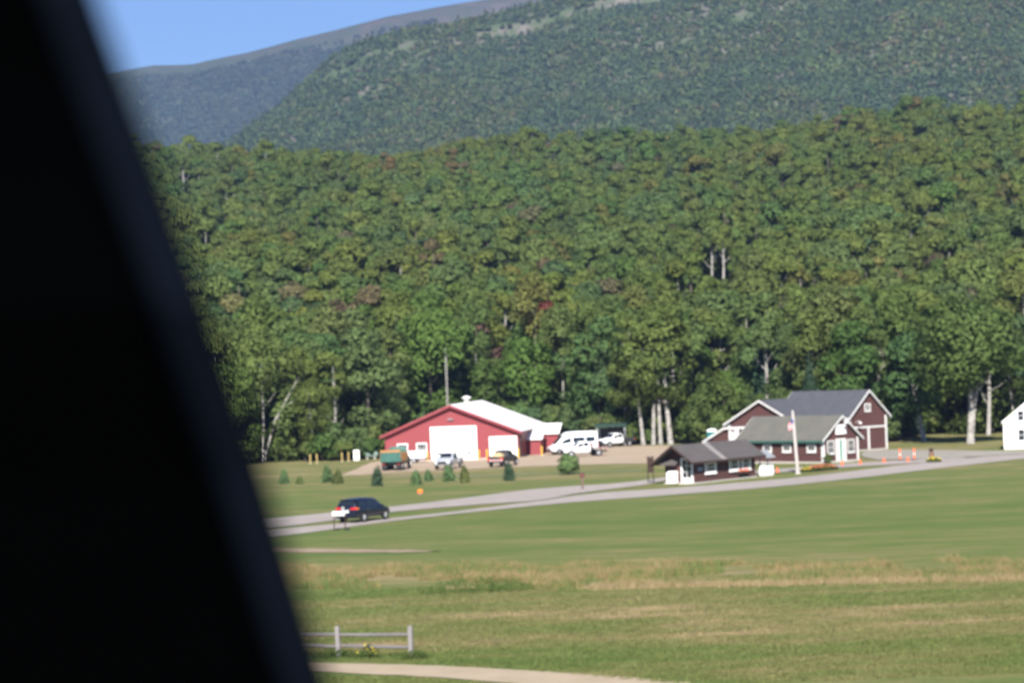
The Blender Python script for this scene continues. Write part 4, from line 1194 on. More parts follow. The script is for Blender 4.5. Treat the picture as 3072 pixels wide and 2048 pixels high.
NEAR = {
    'maple': [broad(21, 16, 4.0, 3200, .56, 'leaf', .03, 30), broad(22, 17, 3.6, 3000, .54, 'leaf', .04, 28), broad(23, 14.0, 4.4, 3300, .56, 'leaf', .02, 30), broad(24, 15.5, 3.0, 2700, .52, 'leaf', .04, 26), broad(25, 12.5, 3.6, 2800, .54, 'leaf', .02, 26)],
    'birch': [broad(31, 17.5, 3.0, 2500, .42, 'leaf_birch', .26, 24, 'birch', .17, .7, bend=.7, limbs=7, first=.4, spread=2.4),
              broad(32, 18.5, 2.8, 2400, .42, 'leaf_birch', .30, 24, 'birch', .18, .7, bend=.6, limbs=7, first=.42, spread=2.2),
              broad(33, 16.5, 3.2, 2500, .42, 'leaf_birch', .22, 24, 'birch', .16, .8, bend=.9, limbs=7, first=.38, spread=2.4)],
    'spruce': [spruce(41, 16, 2.7, 2200, .62, 'needle'), spruce(42, 14, 2.4, 2000, .58, 'needle')],
    'pale': [broad(51, 14, 3.4, 2600, .55, 'leaf_pale', .08, 26)],
}
FARP = [broad(61, 15, 3.6, 1800, .70, 'leaf', .08, 17), broad(62, 13.5, 4.6, 2000, .74, 'leaf', .06, 18), broad(63, 17, 2.8, 1600, .64, 'leaf', .12, 15),
        broad(64, 15.5, 3.0, 1300, .62, 'leaf_birch', .30, 13, 'birch', .17, .8, bend=.6, limbs=5, first=.45), broad(65, 16.5, 3.1, 1300, .62, 'leaf_birch', .28, 13, 'birch', .17, .8, bend=.8, limbs=5, first=.45),
        spruce(66, 15, 2.6, 900, .85, 'needle'), broad(67, 13.5, 3.4, 1600, .68, 'leaf', .08, 16), broad(68, 14, 3.3, 900, .5, 'leaf_mauve', .3, 12, 'dead_bark', .16)]

# ------------------------------------------------------------------ forest layout
EDGE_X = [-400, -120, -60, -18.5, -17.4, 5.5, 10, 16, 23, 28, 34, 46, 50, 56, 66, 90, 400]
EDGE_Y = [322, 322, 322, 330, 362, 364, 354, 347, 339, 331, 318, 318, 328, 340, 336, 325, 325]
def edge(x): return np.interp(x, EDGE_X, EDGE_Y)
hero_keep = [(-33.2, 331, 4.0), (-30, 330, 3.0), (-23.6, 333, 3.0), (-12.0, 366.5, 7.6), (1.9, 366, 5.6), (17.4, 343.5, 3.2), (20.6, 342.5, 3.6), (54.2, 303, 6), (53.0, 318, 4), (60.5, 331, 3), (44.6, 321, 2.5), (5.3, 398, 3.4), (-5.4, 385, 3.6)]
# clearings in front of birch stems that show on the slope: x, y of the stems
stems = [(61.1, 444, 'left one of the pale birch pair above the brown barn roof', .95), (62.9, 440, 'right one of the pale birch pair above the brown barn roof', .85),
         (42.4, 535, 'left one of two pale birch stems halfway up the slope', .8), (44.6, 532, 'right one of two pale birch stems halfway up the slope', .8),
         (102.2, 648, 'pale birch stem between two dark spruces on the right slope', .95), (92.7, 479, 'pale birch stem on the slope near the right edge', .85),
         (55.3, 483, 'pale birch stem on the slope left of the birch pair', .8), (20.8, 498, 'pale birch stem on the slope above the tall white van', .75),
         (35.4, 357, 'birch with bright bare stem just above the brown barn wing', .9), (32.0, 388, 'birch with mottled stem behind the brown barn wing', .85),
         (23.4, 366, 'birch with bare stem above the birch clump', .85), (-108, 850, 'tall pale birch stem high on the left near the pillar', 1.1),
         (-86, 773, 'pale birch stem on the left slope right of the pillar', .95), (-46.3, 773, 'pale birch stem high on the slope above the barn', .9),
         (147.9, 990, 'pale birch stem near the top of the right slope', 1.1), (84, 700, 'small pale birch stem on the upper right slope', .9), (-1.2, 427, 'pale birch stem behind the red barn annex', .8)]
pts = []
yy = 318.0
while yy < 1120:
    sp_ = 3.85 + .0010 * (yy - 318)
    half = .25 * yy + 25
    for x in np.arange(-half, half, sp_):
        px_ = x + rng.uniform(-.45, .45) * sp_; py_ = yy + rng.uniform(-.45, .45) * sp_
        pts.append((px_, py_))
    yy += sp_ * .92
P = np.array(pts)
keep = P[:, 1] > edge(P[:, 0]) + .5
for hx, hy, hr in hero_keep: keep &= np.hypot(P[:, 0] - hx, P[:, 1] - hy) > hr
for sx, sy, *_ in stems: keep &= np.hypot(P[:, 0] - sx, P[:, 1] - sy) > 2.6
P = P[keep]
# younger, lower trees stand in front of the birches whose stems show
cap = np.full(len(P), 99.0)
for sx, sy, *_ in stems:
    d = sy - P[:, 1]
    k = (np.abs(P[:, 0] - sx / sy * P[:, 1]) < 3.5) & (d > -1) & (d < 90)
    cap[k] = np.minimum(cap[k], 3.6 + .115 * np.maximum(d[k], 0))
depth = P[:, 1] - edge(P[:, 0])
pillar_x = np.interp(P[:, 1], [320, 1000], [-40, -150])
inview = (np.abs(P[:, 0]) < .207 * P[:, 1]) & (P[:, 0] > pillar_x)
order = np.argsort(np.where(inview, depth, 1e6))
near_idx = order[:280]
near_mask = np.zeros(len(P), bool); near_mask[near_idx] = True
near_mask &= inview

def zone(x, y):
    if x < -17: return 'left of the red barn', 'left'
    if x < 8: return 'behind the red barn', 'barn'
    if x < 24: return 'behind the parked trucks', 'trucks'
    if x < 48: return 'behind the brown barn', 'brown'
    return 'near the white house', 'house'
KIND = {'maple': ('broadleaf_tree', 'leafy green broadleaf tree in the wood', 'broadleaf trees'), 'birch': ('birch_tree', 'white stemmed birch in the wood', 'birches'),
        'spruce': ('spruce_tree', 'dark green pointed spruce in the wood', 'spruces'), 'pale': ('broadleaf_tree', 'bright green maple in the wood', 'bright maples')}

def place(proto, name, label, loc, scale, rz, group=None, tilt=(0, 0)):
    t = thing(name, label, 'tree', loc, rz, group)
    t.rotation_euler = (tilt[0], tilt[1], rz)
    t.scale = scale if isinstance(scale, tuple) else (scale,) * 3
    part('trunk', proto.trunk, t); part('crown', proto.crown, t)
    return t

made = {}
for i in np.where(near_mask)[0]:
    x, y = P[i]; d = depth[i]
    u = rng.uniform()
    kind = 'maple' if u < .60 else 'birch' if u < .86 else 'spruce' if u < .95 else 'pale'
    pr = NEAR[kind][rng.integers(len(NEAR[kind]))]
    s = min(np.clip(rng.normal(.93, .14), .6, 1.2) * (.84 if d < 5 else 1.0), cap[i] / pr.h)
    ph, zk = zone(x, y)
    row = 'at the front edge' if d < 6 else 'a few rows in' if d < 22 else 'well inside'
    nm, lab, gr = KIND[kind]
    t = place(pr, nm, f'{lab} {ph}, {row}', (x, y, float(terrain(x, y)) - .1), (s * rng.uniform(.92, 1.1), s * rng.uniform(.92, 1.1), s), rng.uniform(0, 6.28),
              f'{gr} {ph}, {row}', (rng.normal(0, .025), rng.normal(0, .025)))
    made.setdefault(t['label'], []).append((x / y, t))
ORD = ['leftmost', 'second from left', 'third from left', 'fourth from left', 'fifth from left', 'sixth from left', 'seventh from left', 'eighth from left']
for lb, lst in made.items():
    if 1 < len(lst) <= 8:
        for k, (_, t) in enumerate(sorted(lst, key=lambda q: q[0])):
            t['label'] = lb.replace(' in the wood', '') + ', ' + ORD[k]

# trees with a look of their own
def zt(x, y): return float(terrain(x, y)) - .1
hb = np.random.default_rng(77)
p_twin = Proto(trunk_mesh('trunk', hb, 14, .20, M['birch'], .5, 6, .5, 2.4, (.1, 0), [(.02, 5.2, .4, .80, .85)]), crown_mesh(M['leaf_birch'], hb, 20, 4.4, 9.5, 16.0, 1000, .5), 15, 4)
place(p_twin, 'birch_tree', 'twin stemmed white birch, one stem leaning right, at left wood edge', (-33.2, 331.5, zt(-33.2, 331.5)), 1.0, 0)
p_slim = broad(78, 15, 2.2, 750, .48, 'leaf_birch', .42, 12, 'birch', .17, .8, bend=.5, limbs=8, first=.3, spread=1.8)
place(p_slim, 'birch_tree', 'slim birch with thin branches between twin birch and barn', (-23.8, 333, zt(-23.8, 333)), .95, .4)
place(broad(79, 17.0, 5.2, 5200, .60, 'leaf_pale', .0, 52, rad=.35, skirt=1.0), 'maple_tree', 'big rounded light green maple behind the left half of the barn', (-12.0, 366.5, zt(-12, 366.5)), 1.0, 1.0)
place(broad(80, 13.6, 3.6, 3400, .56, 'leaf_pale', .0, 40, skirt=1.0), 'maple_tree', 'smaller rounded yellow green maple behind the white barn roof', (1.9, 366, zt(1.9, 366)), 1.0, 2.0)
p_tall = [broad(81 + k, 18, 2.9, 2100, .45, 'leaf_birch', .30, 24, 'birch', .28, .8, bend=.3, limbs=6, first=.5, spread=2.2) for k in range(2)]
for k, (x, y, tl, lb) in enumerate([(17.3, 344.6, -.09, 'leftmost tall birch trunk in the clump behind the trucks'), (18.6, 343.8, -.07, 'second tall birch trunk in the clump behind the trucks'),
                                    (19.6, 343.4, .0, 'third tall birch trunk in the clump behind the trucks'), (20.9, 342.6, -.05, 'thickest rightmost birch trunk in the clump behind the trucks')]):
    place(p_tall[k % 2], 'birch_tree', lb, (x, y, zt(x, y)), (1.25 if k == 3 else .95, 1.25 if k == 3 else .95, 1.0), k * 1.7, 'birch clump behind the trucks', (0, tl))
p_big = Proto(trunk_mesh('trunk', hb, 12, .42, M['birch'], .2, 7, .5, 4.0, (.4, 0), [(.12, 1.9, .3, .8, .8)]), crown_mesh(M['leaf_mid'], hb, 40, 6.2, 7.2, 15.6, 4400, .6, .8), 15, 6)
place(p_big, 'birch_tree', 'large spreading birch with thick double white trunk right of the brown barn', (54.3, 303.4, 0), 1.0, 0)
p_lean = broad(86, 12.5, 4.2, 2600, .58, 'leaf', .28, 26, 'birch', .32, .8, bend=.2, limbs=6, first=.4, spread=3)
place(p_lean, 'birch_tree', 'leaning birch between the brown barn and the thick double birch', (51.0, 317.5, 0), 1.0, 2.2, None, (0, .24))
place(p_slim, 'birch_tree', 'birch trunk rising behind the roof of the white house', (61.6, 331, zt(61.6, 331)), (1.6, 1.6, .95), 1.4)
p_gold = broad(88, 6.5, 1.9, 800, .42, 'leaf_gold', .1, 14)
place(broad(89, 10, 2.2, 1100, .5, 'leaf_red', .25, 14), 'maple_tree', 'small crimson maple high behind the barn annex', (5.3, 398, zt(5.3, 398)), (1.05, 1.05, 1.66), .3)
place(broad(90, 11, 3.0, 900, .5, 'leaf_mauve', .2, 16, 'dead_bark'), 'maple_tree', 'dull mauve thinning tree behind the barn roof', (-5.4, 385, zt(-5.4, 385)), 1.36, .3)
place(p_gold, 'young_tree', 'golden autumn tree above the white house', (62.3, 345, zt(62, 345) + 4.5), 1.0, 1.0)
# bare dead tree behind the brown barn
rb = np.random.default_rng(5)
dead = MB()
def grow(p, d, L, rad, lev):
    q = p + d * L
    dead.tube([p, p.lerp(q, .5) + Vector(rb.normal(0, .05 * L, 3)), q], [rad, rad * .8, rad * .55], 6 if lev < 2 else 4)
    if lev >= 4: return
    for k in range(3 if lev else 4):
        nd = (d + Vector((rb.normal(0, .55), rb.normal(0, .55), rb.normal(.05, .25)))).normalized()
        grow(q if k else p.lerp(q, .7), nd, L * rb.uniform(.55, .75), rad * .5, lev + 1)
grow(Vector((0, 0, -.2)), Vector((.02, 0, 1)), 6.2, .30, 0)
td = thing('dead_tree', 'bare grey dead tree standing behind the brown barn roof', 'tree', (44.6, 321, 0), .5)
td.scale = (.62, .62, .80)
dead.build('branches', M['dead_bark'], td)
# birch stems that show on the wooded slope
p_stem = broad(91, 18, 2.7, 1100, .5, 'leaf_birch', .66, 14, 'birch', .42, .8, bend=.5, limbs=6, first=.45, spread=2.4)
for k, (sx, sy, lb, sc_) in enumerate(stems):
    place(p_stem, 'birch_tree', lb, (sx, sy, zt(sx, sy)), sc_, k * 1.3, 'birches with stems showing on the slope', (0, rng.normal(-.02, .04)))
p_spr = spruce(92, 15, 3.0, 2000, .7, 'needle')
for x, y, lb in [(101.0, 668, 'left'), (112.5, 656, 'right')]:
    place(p_spr, 'spruce_tree', f'dark spruce high on the right slope, {lb} one of two', (x, y, zt(x, y) + 1), 1.15, 0, 'dark spruces on the right slope')

# the rest of the wood: one mass, instanced
def instancer(name, protos, pos, rot, scl, idx, label, cat, kind='stuff'):
    me = bpy.data.meshes.new(name)
    me.vertices.add(len(pos)); me.vertices.foreach_set('co', np.ascontiguousarray(pos, np.float32).ravel())
    for nm, tp, arr in (('rot', 'FLOAT_VECTOR', rot), ('scl', 'FLOAT_VECTOR', scl)):
        at = me.attributes.new(nm, tp, 'POINT'); at.data.foreach_set('vector', np.ascontiguousarray(arr, np.float32).ravel())
    at = me.attributes.new('idx', 'INT', 'POINT'); at.data.foreach_set('value', np.ascontiguousarray(idx, np.int32))
    o = link(bpy.data.objects.new(name, me))
    lib = bpy.data.collections.new(name + '_kinds')
    for k, ob in enumerate(protos):
        ob.name = f'{name}_kind_{chr(97 + k)}'
        lib.objects.link(ob)
    ng = bpy.data.node_groups.new(name, 'GeometryNodeTree')
    ng.interface.new_socket('Geometry', in_out='INPUT', socket_type='NodeSocketGeometry')
    ng.interface.new_socket('Geometry', in_out='OUTPUT', socket_type='NodeSocketGeometry')
    N = ng.nodes; L = ng.links
    gi, go = N.new('NodeGroupInput'), N.new('NodeGroupOutput')
    iop = N.new('GeometryNodeInstanceOnPoints'); ci = N.new('GeometryNodeCollectionInfo')
    ci.inputs['Collection'].default_value = lib; ci.inputs['Separate Children'].default_value = True; ci.inputs['Reset Children'].default_value = True
    iop.inputs['Pick Instance'].default_value = True
    def attr(nm, tp):
        a = N.new('GeometryNodeInputNamedAttribute'); a.data_type = tp; a.inputs['Name'].default_value = nm
        return [s for s in a.outputs if s.enabled and s.name == 'Attribute'][0]
    e2r = N.new('FunctionNodeEulerToRotation')
    L.new(attr('rot', 'FLOAT_VECTOR'), e2r.inputs[0])
    L.new(gi.outputs[0], iop.inputs['Points']); L.new(ci.outputs[0], iop.inputs['Instance'])
    L.new(e2r.outputs[0], iop.inputs['Rotation']); L.new(attr('scl', 'FLOAT_VECTOR'), iop.inputs['Scale']); L.new(attr('idx', 'INT'), iop.inputs['Instance Index'])
    L.new(iop.outputs[0], go.inputs[0])
    md = o.modifiers.new('scatter', 'NODES'); md.node_group = ng
    return tag(o, label, cat, None, kind)

def join_proto(p):
    """one mesh object holding trunk and crown of a prototype, not linked to the scene"""
    def get(me):
        v = np.empty(len(me.vertices) * 3, np.float32); me.vertices.foreach_get('co', v)
        li = np.empty(len(me.loops), np.int32); me.loops.foreach_get('vertex_index', li)
        ls = np.empty(len(me.polygons), np.int32); me.polygons.foreach_get('loop_start', ls)
        cn = np.empty(len(me.loops) * 3, np.float32); me.corner_normals.foreach_get('vector', cn)
        nn = np.zeros((len(me.vertices), 3), np.float32); nn[li] = cn.reshape(-1, 3)
        return v.reshape(-1, 3), li, ls, nn
    v0, l0, s0, n0 = get(p.trunk); v1, l1, s1, n1 = get(p.crown)
    me = bpy.data.meshes.new('tree')
    v = np.concatenate([v0, v1]); li = np.concatenate([l0, l1 + len(v0)]); ls = np.concatenate([s0, s1 + len(l0)])
    me.vertices.add(len(v)); me.vertices.foreach_set('co', v.ravel())
    me.loops.add(len(li)); me.loops.foreach_set('vertex_index', li.astype(np.int32))
    me.polygons.add(len(ls)); me.polygons.foreach_set('loop_start', ls.astype(np.int32))
    mi = np.zeros(len(ls), np.int32); mi[len(s0):] = 1
    me.polygons.foreach_set('material_index', mi)
    me.update(calc_edges=True)
    me.polygons.foreach_set('use_smooth', np.ones(len(ls), bool))
    me.materials.append(p.trunk.materials[0]); me.materials.append(p.crown.materials[0])
    me.normals_split_custom_set_from_vertices(np.concatenate([n0, n1]))
    return bpy.data.objects.new('tree', me)

Q = P[~near_mask]
n = len(Q)
u = rng.uniform(size=n)
idx = np.select([u < .22, u < .42, u < .58, u < .69, u < .79, u < .885, u < .990], [0, 1, 2, 3, 4, 5, 6], 7)
s = np.minimum(np.clip(rng.normal(.84, .17, n), .45, 1.25), cap[~near_mask] / 15.0)
pos = np.stack([Q[:, 0], Q[:, 1], terrain(Q[:, 0], Q[:, 1]) - .2], 1)
instancer('hillside_forest', [join_proto(p) for p in FARP], pos, np.stack([rng.normal(0, .03, n), rng.normal(0, .03, n), rng.uniform(0, 6.28, n)], 1),
          np.stack([s * rng.uniform(.9, 1.15, n), s * rng.uniform(.9, 1.15, n), s], 1), idx, 'dense mixed green forest covering the hillside', 'forest')

# undergrowth along the foot of the wood
ub = [Proto(MB().tube([(0, 0, -.1), (0, 0, .8)], [.05, .02], 5).mesh('stem', M['bark']), crown_mesh(M['leaf'], np.random.default_rng(100 + k), 9, 1.5, .3, 2.6, 520, .36, .95), 2.8, 1.5) for k in range(3)]
ux = rng.uniform(-95, 95, 900)
uy = edge(ux) + rng.uniform(-2.2, 7, 900)
ok = ~((ux > 48) & (ux < 66) & (uy < 341)) & ~((ux > 15.5) & (ux < 23) & (uy < 345.5)) & ~((ux > -36) & (ux < -27) & (uy < 333))
ux, uy = ux[ok], uy[ok]; n = len(ux)
s = rng.uniform(.5, 1.25, n)
instancer('undergrowth', [join_proto(p) for p in ub], np.stack([ux, uy, terrain(ux, uy)], 1), np.stack([np.zeros(n), np.zeros(n), rng.uniform(0, 6.28, n)], 1), np.stack([s, s, s * rng.uniform(.8, 1.4, n)], 1),
          rng.integers(0, 3, n), 'low green undergrowth along the foot of the wood', 'undergrowth')

# woods on the two mountains
def blob(seed, n, size, mname, conic=False):
    r = np.random.default_rng(seed)
    d = r.normal(size=(n, 3)); d[:, 2] = np.abs(d[:, 2]) * 1.0; d /= np.linalg.norm(d, axis=1, keepdims=True)
    if conic:
        uu = r.uniform(0, 1, n) ** 1.4; a = r.uniform(0, 6.28, n)
        c = np.stack([1.0 * (1 - uu) * np.cos(a), 1.0 * (1 - uu) * np.sin(a), .2 + 2.9 * uu], 1); d = np.stack([np.cos(a), np.sin(a), np.full(n, .5)], 1)
    else:
        c = d * r.uniform(.75, 1.08, n)[:, None] * np.array([1.25, 1.25, 1.35]) + np.array([0, 0, .5])
    v, f = leaf_quads(c, d + r.normal(size=(n, 3)) * .4, np.full(n, size) * r.uniform(.7, 1.3, n), r)
    return bpy.data.objects.new('clump', np_mesh('clump', v, f, M[mname]))

def vnoise(x, y, sc, seed):
    return np.array([mnoise.noise(Vector((a / sc, b / sc, seed))) for a, b in zip(x, y)])

def mountain_woods(name, hf, y0, y1, dens, size, label, bare, sight, mats, cone=True):
    pts = []
    y = y0
    while y < y1:
        st_ = dens * (.8 + .4 * (y - y0) / (y1 - y0))
        xs_ = np.arange(-.225 * y, .225 * y, st_)
        pts.append(np.stack([xs_ + rng.uniform(-.5, .5, len(xs_)) * st_, np.full(len(xs_), y) + rng.uniform(-.5, .5, len(xs_)) * st_], 1))
        y += st_
    p = np.concatenate(pts)
    z = hf(p[:, 0], p[:, 1])
    e = (z + 4 - CAM_Z) / p[:, 1]
    k = (e > sight) & (e < .162)
    p, z = p[k], z[k]
    nz = vnoise(p[:, 0], p[:, 1], bare[0], 3.1) * .7 + vnoise(p[:, 0], p[:, 1], bare[0] / 3.2, 8.3) * .5
    k = nz < bare[1](p[:, 0], p[:, 1], z)
    p, z = p[k], z[k]; n = len(p)
    s = size * rng.uniform(.6, 1.35, n)
    kinds = [blob(200, 44, .85, mats[0]), blob(201, 44, .85, mats[0]), blob(202, 34, .8, mats[1], cone), blob(203, 40, .9, mats[0])]
    return instancer(name, kinds, np.stack([p[:, 0], p[:, 1], z - .3 * size], 1), np.stack([np.zeros(n), np.zeros(n), rng.uniform(0, 6.28, n)], 1), np.stack([s, s, s * rng.uniform(.8, 1.3, n)], 1),
                     rng.choice(4, n, p=[.3, .25, .25, .2]), label, 'forest')
mountain_woods('mountain_forest', mid_h, 1500, 2640, 4.3, 2.15, 'blue green forest on the nearer mountain shoulder', (26, lambda x, y, z: np.interp((z - CAM_Z) / y - .00010 * x, [.09, .11, .13], [.70, .34, .22])), .078, ('far_leaf', 'far_spruce'))
mountain_woods('ridge_forest', far_h, 4300, 5400, 8.5, 3.5, 'hazy blue forest on the far ridge', (150, lambda x, y, z: np.interp(z, [640, 715, 785], [.6, .30, -.3])), .088, ('far_spruce', 'far_spruce'), False)
# ------------------------------------------------------------------ young spruces on the lawn
def sapling(seed, x, y, h, w, m, label):
    p = spruce(seed, h, w, 1100, .27 * max(.8, w), m, .03, .04, power=.48)
    place(p, 'young_spruce', label, (x, y, 0), 1.0, seed * .7, 'young spruces planted on the lawn', (.05 * math.sin(seed * 2.1), .06 * math.cos(seed * 1.3)))
for a in [(301, -24.3, 264.5, 1.8, .62, 'needle_young', 'leftmost young spruce on the lawn, pale and ragged'),
          (302, -22.6, 263.2, 1.0, .42, 'needle_olive', 'tiny olive spruce right of the leftmost one'),
          (303, -19.7, 263.6, 2.15, .72, 'needle_young', 'taller spruce of the touching pair left of dump truck'),
          (304, -18.4, 260.0, 1.75, .60, 'needle_olive', 'shorter olive spruce of the touching pair'),
          (305, -13.9, 251.4, 2.3, .72, 'needle', 'tall dark green spruce in front of the dump truck'),
          (306, -10.0, 251.0, 1.7, .68, 'needle_young', 'squat spruce left of the silver pickup'),
          (307, -9.0, 257.6, 1.4, .52, 'needle_young', 'small spruce just left of the silver pickup'),
          (308, -6.9, 255.8, 2.0, .74, 'needle_young', 'bushy spruce in front of the silver pickup'),
          (309, -5.2, 251.6, 2.0, .55, 'needle_olive', 'narrow olive spruce before the large garage door'),
          (310, -.8, 251.7, 2.2, .70, 'needle', 'dark spruce below the small garage door')]:
    sapling(*a)
sb = Proto(MB().tube([(0, 0, -.1), (0, 0, 1.2)], [.05, .02], 6).mesh('trunk', M['bark']), crown_mesh(M['needle_young'], np.random.default_rng(311), 30, 1.0, .2, 1.9, 2200, .17, 1.0), 2, 1)
place(sb, 'bush', 'rounded green bush below the tall white van', (5.3, 261.4, 0), 1.0, 0)

# ------------------------------------------------------------------ flowers and weeds
def flower_bed(name, label, loc, rx, ry, hgt, n, petal, seed):
    r = np.random.default_rng(seed)
    t = thing(name, label, 'flower bed', loc, R(50))
    a = r.uniform(0, 6.28, n); q = np.sqrt(r.uniform(0, 1, n))
    x, y = rx * q * np.cos(a), ry * q * np.sin(a)
    z = hgt * (1 - .55 * q ** 2) * r.uniform(.3, .9, n)
    tag(part('leaves', np_mesh('leaves', *leaf_quads(np.stack([x, y, z], 1), r.normal(size=(n, 3)) + np.array([0, 0, .6]), np.full(n, .14) * r.uniform(.7, 1.3, n), r), M['weed']), t), kind='stuff')
    m_ = n // 4
    z2 = hgt * (1 - .55 * q[:m_] ** 2) * r.uniform(.85, 1.1, m_)
    tag(part('flowers', np_mesh('flowers', *leaf_quads(np.stack([x[:m_], y[:m_], z2], 1), r.normal(size=(m_, 3)) * .5 + np.array([0, -.5, 1]), np.full(m_, .11) * r.uniform(.7, 1.3, m_), r), M[petal]), t), kind='stuff')
    MB().lathe([(1.0, 0), (1.0, .03)], n=18).build('soil', M['brown_dark'], t).scale = (rx * 1.05, ry * 1.05, 1)
flower_bed('flower_bed', 'long bed of orange red flowers right of the flagpole', (29.8, 248.2, .03), 2.6, .9, .55, 1300, 'petal_orange', 401)
flower_bed('flower_bed', 'small patch of yellow flowers at the flagpole end of the bed', (28.1, 246.6, .03), .7, .5, .5, 300, 'petal_yellow', 402)
flower_bed('flower_bed', 'round clump of yellow flowers before the carved stump', (42.2, 256.9, .03), .95, .7, .5, 420, 'petal_yellow', 403)
place(Proto(MB().tube([(0, 0, 0), (0, 0, .5)], [.03, .01], 5).mesh('trunk', M['bark']), crown_mesh(M['leaf'], np.random.default_rng(404), 8, .55, .15, .95, 350, .14, .95), 1, .5),
      'bush', 'dark green bush at the office corner beside flowers', (32.3, 263.4, 0), 1.0, 0)

def weeds(name, label, loc, spread, n, hgt, petal, seed):
    r = np.random.default_rng(seed)
    t = thing(name, label, 'weeds', loc, 0)
    x, y = r.normal(0, spread, n), r.normal(0, spread * .35, n)
    z = r.uniform(.05, 1, n) * hgt * np.exp(-(x / (spread * 2)) ** 2)
    tag(part('leaves', np_mesh('leaves', *leaf_quads(np.stack([x, y, z], 1), r.normal(size=(n, 3)), np.full(n, .10) * r.uniform(.6, 1.4, n), r, .5), M['weed']), t), kind='stuff')
    if petal:
        k = n // 14
        tag(part('flowers', np_mesh('flowers', *leaf_quads(np.stack([x[:k], y[:k], z[:k] + .12], 1), r.normal(size=(k, 3)), np.full(k, .08), r), M[petal]), t), kind='stuff')
weeds('weeds', 'yellow flowering weeds between the two fence posts', (-6.1, 100.3, 0), .22, 240, .6, 'petal_yellow', 411)
weeds('weeds', 'green weeds round the foot of the right fence post', (-4.3, 99.5, 0), .35, 420, .35, None, 412)
weeds('weeds', 'green weeds round the foot of the left fence post', (-7.5, 100.8, 0), .5, 500, .45, None, 413)
weeds('weeds', 'dark green leafy weed patch in the tall dry grass', (-2.2, 128.0, 0), 1.6, 1500, .8, None, 414)

# ------------------------------------------------------------------ grass
def tuft(seed, n, h, w, spread, m, bend=.35):
    r = np.random.default_rng(seed); v, f = [], []
    for k in range(n):
        a = r.uniform(0, 6.28); q = spread * math.sqrt(r.uniform()); x, y = q * math.cos(a), q * math.sin(a)
        b = r.uniform(0, 6.28); hh = h * r.uniform(.55, 1.15); dx, dy = math.cos(b) * bend * hh * r.uniform(.2, 1), math.sin(b) * bend * hh * r.uniform(.2, 1)
        ww = w * r.uniform(.6, 1.2); c = r.uniform(0, 6.28); ex, ey = math.cos(c) * ww / 2, math.sin(c) * ww / 2
        i = len(v)
        v += [(x - ex, y - ey, 0), (x + ex, y + ey, 0), (x + dx * .5 + ex * .7, y + dy * .5 + ey * .7, hh * .6), (x + dx * .5 - ex * .7, y + dy * .5 - ey * .7, hh * .6), (x + dx, y + dy, hh)]
        f += [(i, i + 1, i + 2, i + 3), (i + 3, i + 2, i + 4)]
    return MB().add(v, f).mesh('tuft', m)
def tufts(name, n, fx, label, kinds, srange):
    x, y = fx(n)
    n = len(x); s = rng.uniform(*srange, n)
    return instancer(name, kinds, np.stack([x, y, terrain(x, y)], 1), np.stack([np.zeros(n), np.zeros(n), rng.uniform(0, 6.28, n)], 1), np.stack([s, s, s * rng.uniform(.7, 1.3, n)], 1), rng.integers(0, len(kinds), n), label, 'grass')
BANDX = [-60, -12, 0, 26, 60]; LOY = [140, 134.5, 128.5, 123.5, 119]; HIY = [158, 148, 143.5, 135, 127]
def hay_field(n):
    x = rng.uniform(-24, 34, n); lo, hi = np.interp(x, BANDX, LOY), np.interp(x, BANDX, HIY)
    t = rng.uniform(0, 1, n)
    y = lo + (hi - lo) * t + rng.normal(0, .5, n)
    k = vnoise(x, y, 7, 2.2) * .8 + vnoise(x, y, 2.5, 5.2) * .5 + .03 > 0
    return x[k], y[k]
def straw_line(n):
    x = rng.uniform(-6, 34, n); y = np.interp(x, BANDX, LOY) + rng.normal(-.3, .45, n)
    k = vnoise(x, y, 5, 7.7) + (x - 6) * .03 > -.1
    return x[k], y[k]
tufts('straw_grass', 2600, straw_line, 'thin strip of pale straw along the tall grass', [bpy.data.objects.new('tuft', tuft(521 + k, 14, .28, .03, .2, M['straw'])) for k in range(2)], (.6, 1.2))
tufts('tall_grass', 17000, hay_field, 'band of tall dry brown grass across the field', [bpy.data.objects.new('tuft', tuft(501 + k, 16, .36, .03, .24, M['hay'])) for k in range(3)], (.5, 1.25))
def lawn(n):
    y = 88 / (1 - rng.uniform(0, 1, n) * (1 - 88 / 132))
    x = rng.uniform(-.17, .225, n) * y
    lane_d = y - np.interp(x, [-22, -14, -8, -4, 0, 4.5, 15], [106, 102, 98, 95.5, 92.2, 87.2, 75])
    k = np.abs(lane_d) > 2.3
    return x[k], y[k]
tufts('short_grass', 42000, lawn, 'short mown grass of the near meadow', [bpy.data.objects.new('tuft', tuft(511 + k, 12, .10, .022, .16, M['blade'], .7)) for k in range(3)], (.6, 1.3))

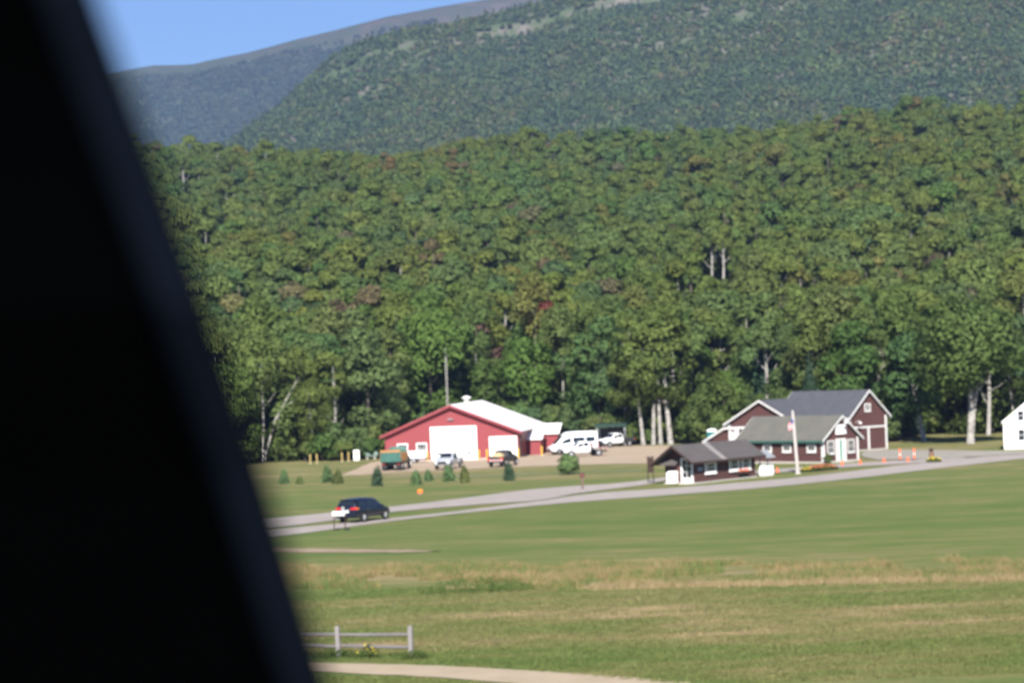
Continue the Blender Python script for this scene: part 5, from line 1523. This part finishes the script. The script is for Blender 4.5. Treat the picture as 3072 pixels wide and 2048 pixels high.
# ------------------------------------------------------------------ window pillar of the vehicle the picture is taken from
# a raked side pillar about 15 cm wide, its free edge running down and to the right, with the door sill below and the roof rail above
PILLAR = [Vector(p) for p in [(-.1162, .5986, 11.4479), (-.1101, .6088, 11.4212), (-.1032, .6191, 11.3959), (-.0980, .6293, 11.3763), (-.0905, .6395, 11.3504), (-.0816, .6498, 11.3188),
                              (-.0712, .6803, 11.2725), (-.0588, .7109, 11.2138), (-.0516, .7312, 11.1771), (-.0440, .7516, 11.1379)]]
out, left = Vector((0, 1, 0)), Vector((-1, 0, 0))
pil = thing('window_pillar', 'near black out of focus vehicle window pillar filling the left side', 'window pillar', PILLAR[-1], 0)
inv = Matrix.Translation(-pil.location)
def rail_rings(off0, off1, t0, t1):
    return [[inv @ (p + left * off0 + out * t0), inv @ (p + left * off0 + out * t1), inv @ (p + left * off1 + out * t1), inv @ (p + left * off1 + out * t0)] for p in PILLAR]
MB().loft(rail_rings(.011, .16, .0, .06)).build('pillar_trim', M['pillar'], pil, bevel=.004, seg=2)
MB().loft(rail_rings(.0, .0108, .012, .045)).build('rubber_seal', M['seal'], pil, bevel=.003, seg=2)
MB().obox(inv @ Vector((-.15, .78, 11.11)), inv @ Vector((.35, .755, 11.11)), .07, .05).build('window_sill', M['pillar'], pil, bevel=.006)
MB().obox(inv @ Vector((-.22, .63, 11.475)), inv @ Vector((.32, .65, 11.475)), .07, .05).build('roof_rail', M['pillar'], pil, bevel=.006)

# ------------------------------------------------------------------ air
hz = MB().box(-5700, 5700, -1700, 7400, -2.5, 1010).build('haze', None or M['white'])
hz.data.materials.clear()
hm = bpy.data.materials.new('haze_air'); hm.use_nodes = True
nt = hm.node_tree; nt.nodes.remove(nt.nodes['Principled BSDF'])
pv = nt.nodes.new('ShaderNodeVolumePrincipled')
pv.inputs['Color'].default_value = (.23, .325, .60, 1)
pv.inputs['Density'].default_value = .0001
pv.inputs['Anisotropy'].default_value = .1
nt.links.new(pv.outputs[0], nt.nodes['Material Output'].inputs['Volume'])
hz.data.materials.append(hm)
tag(hz, 'thin blue haze in the air', 'haze', None, 'stuff')
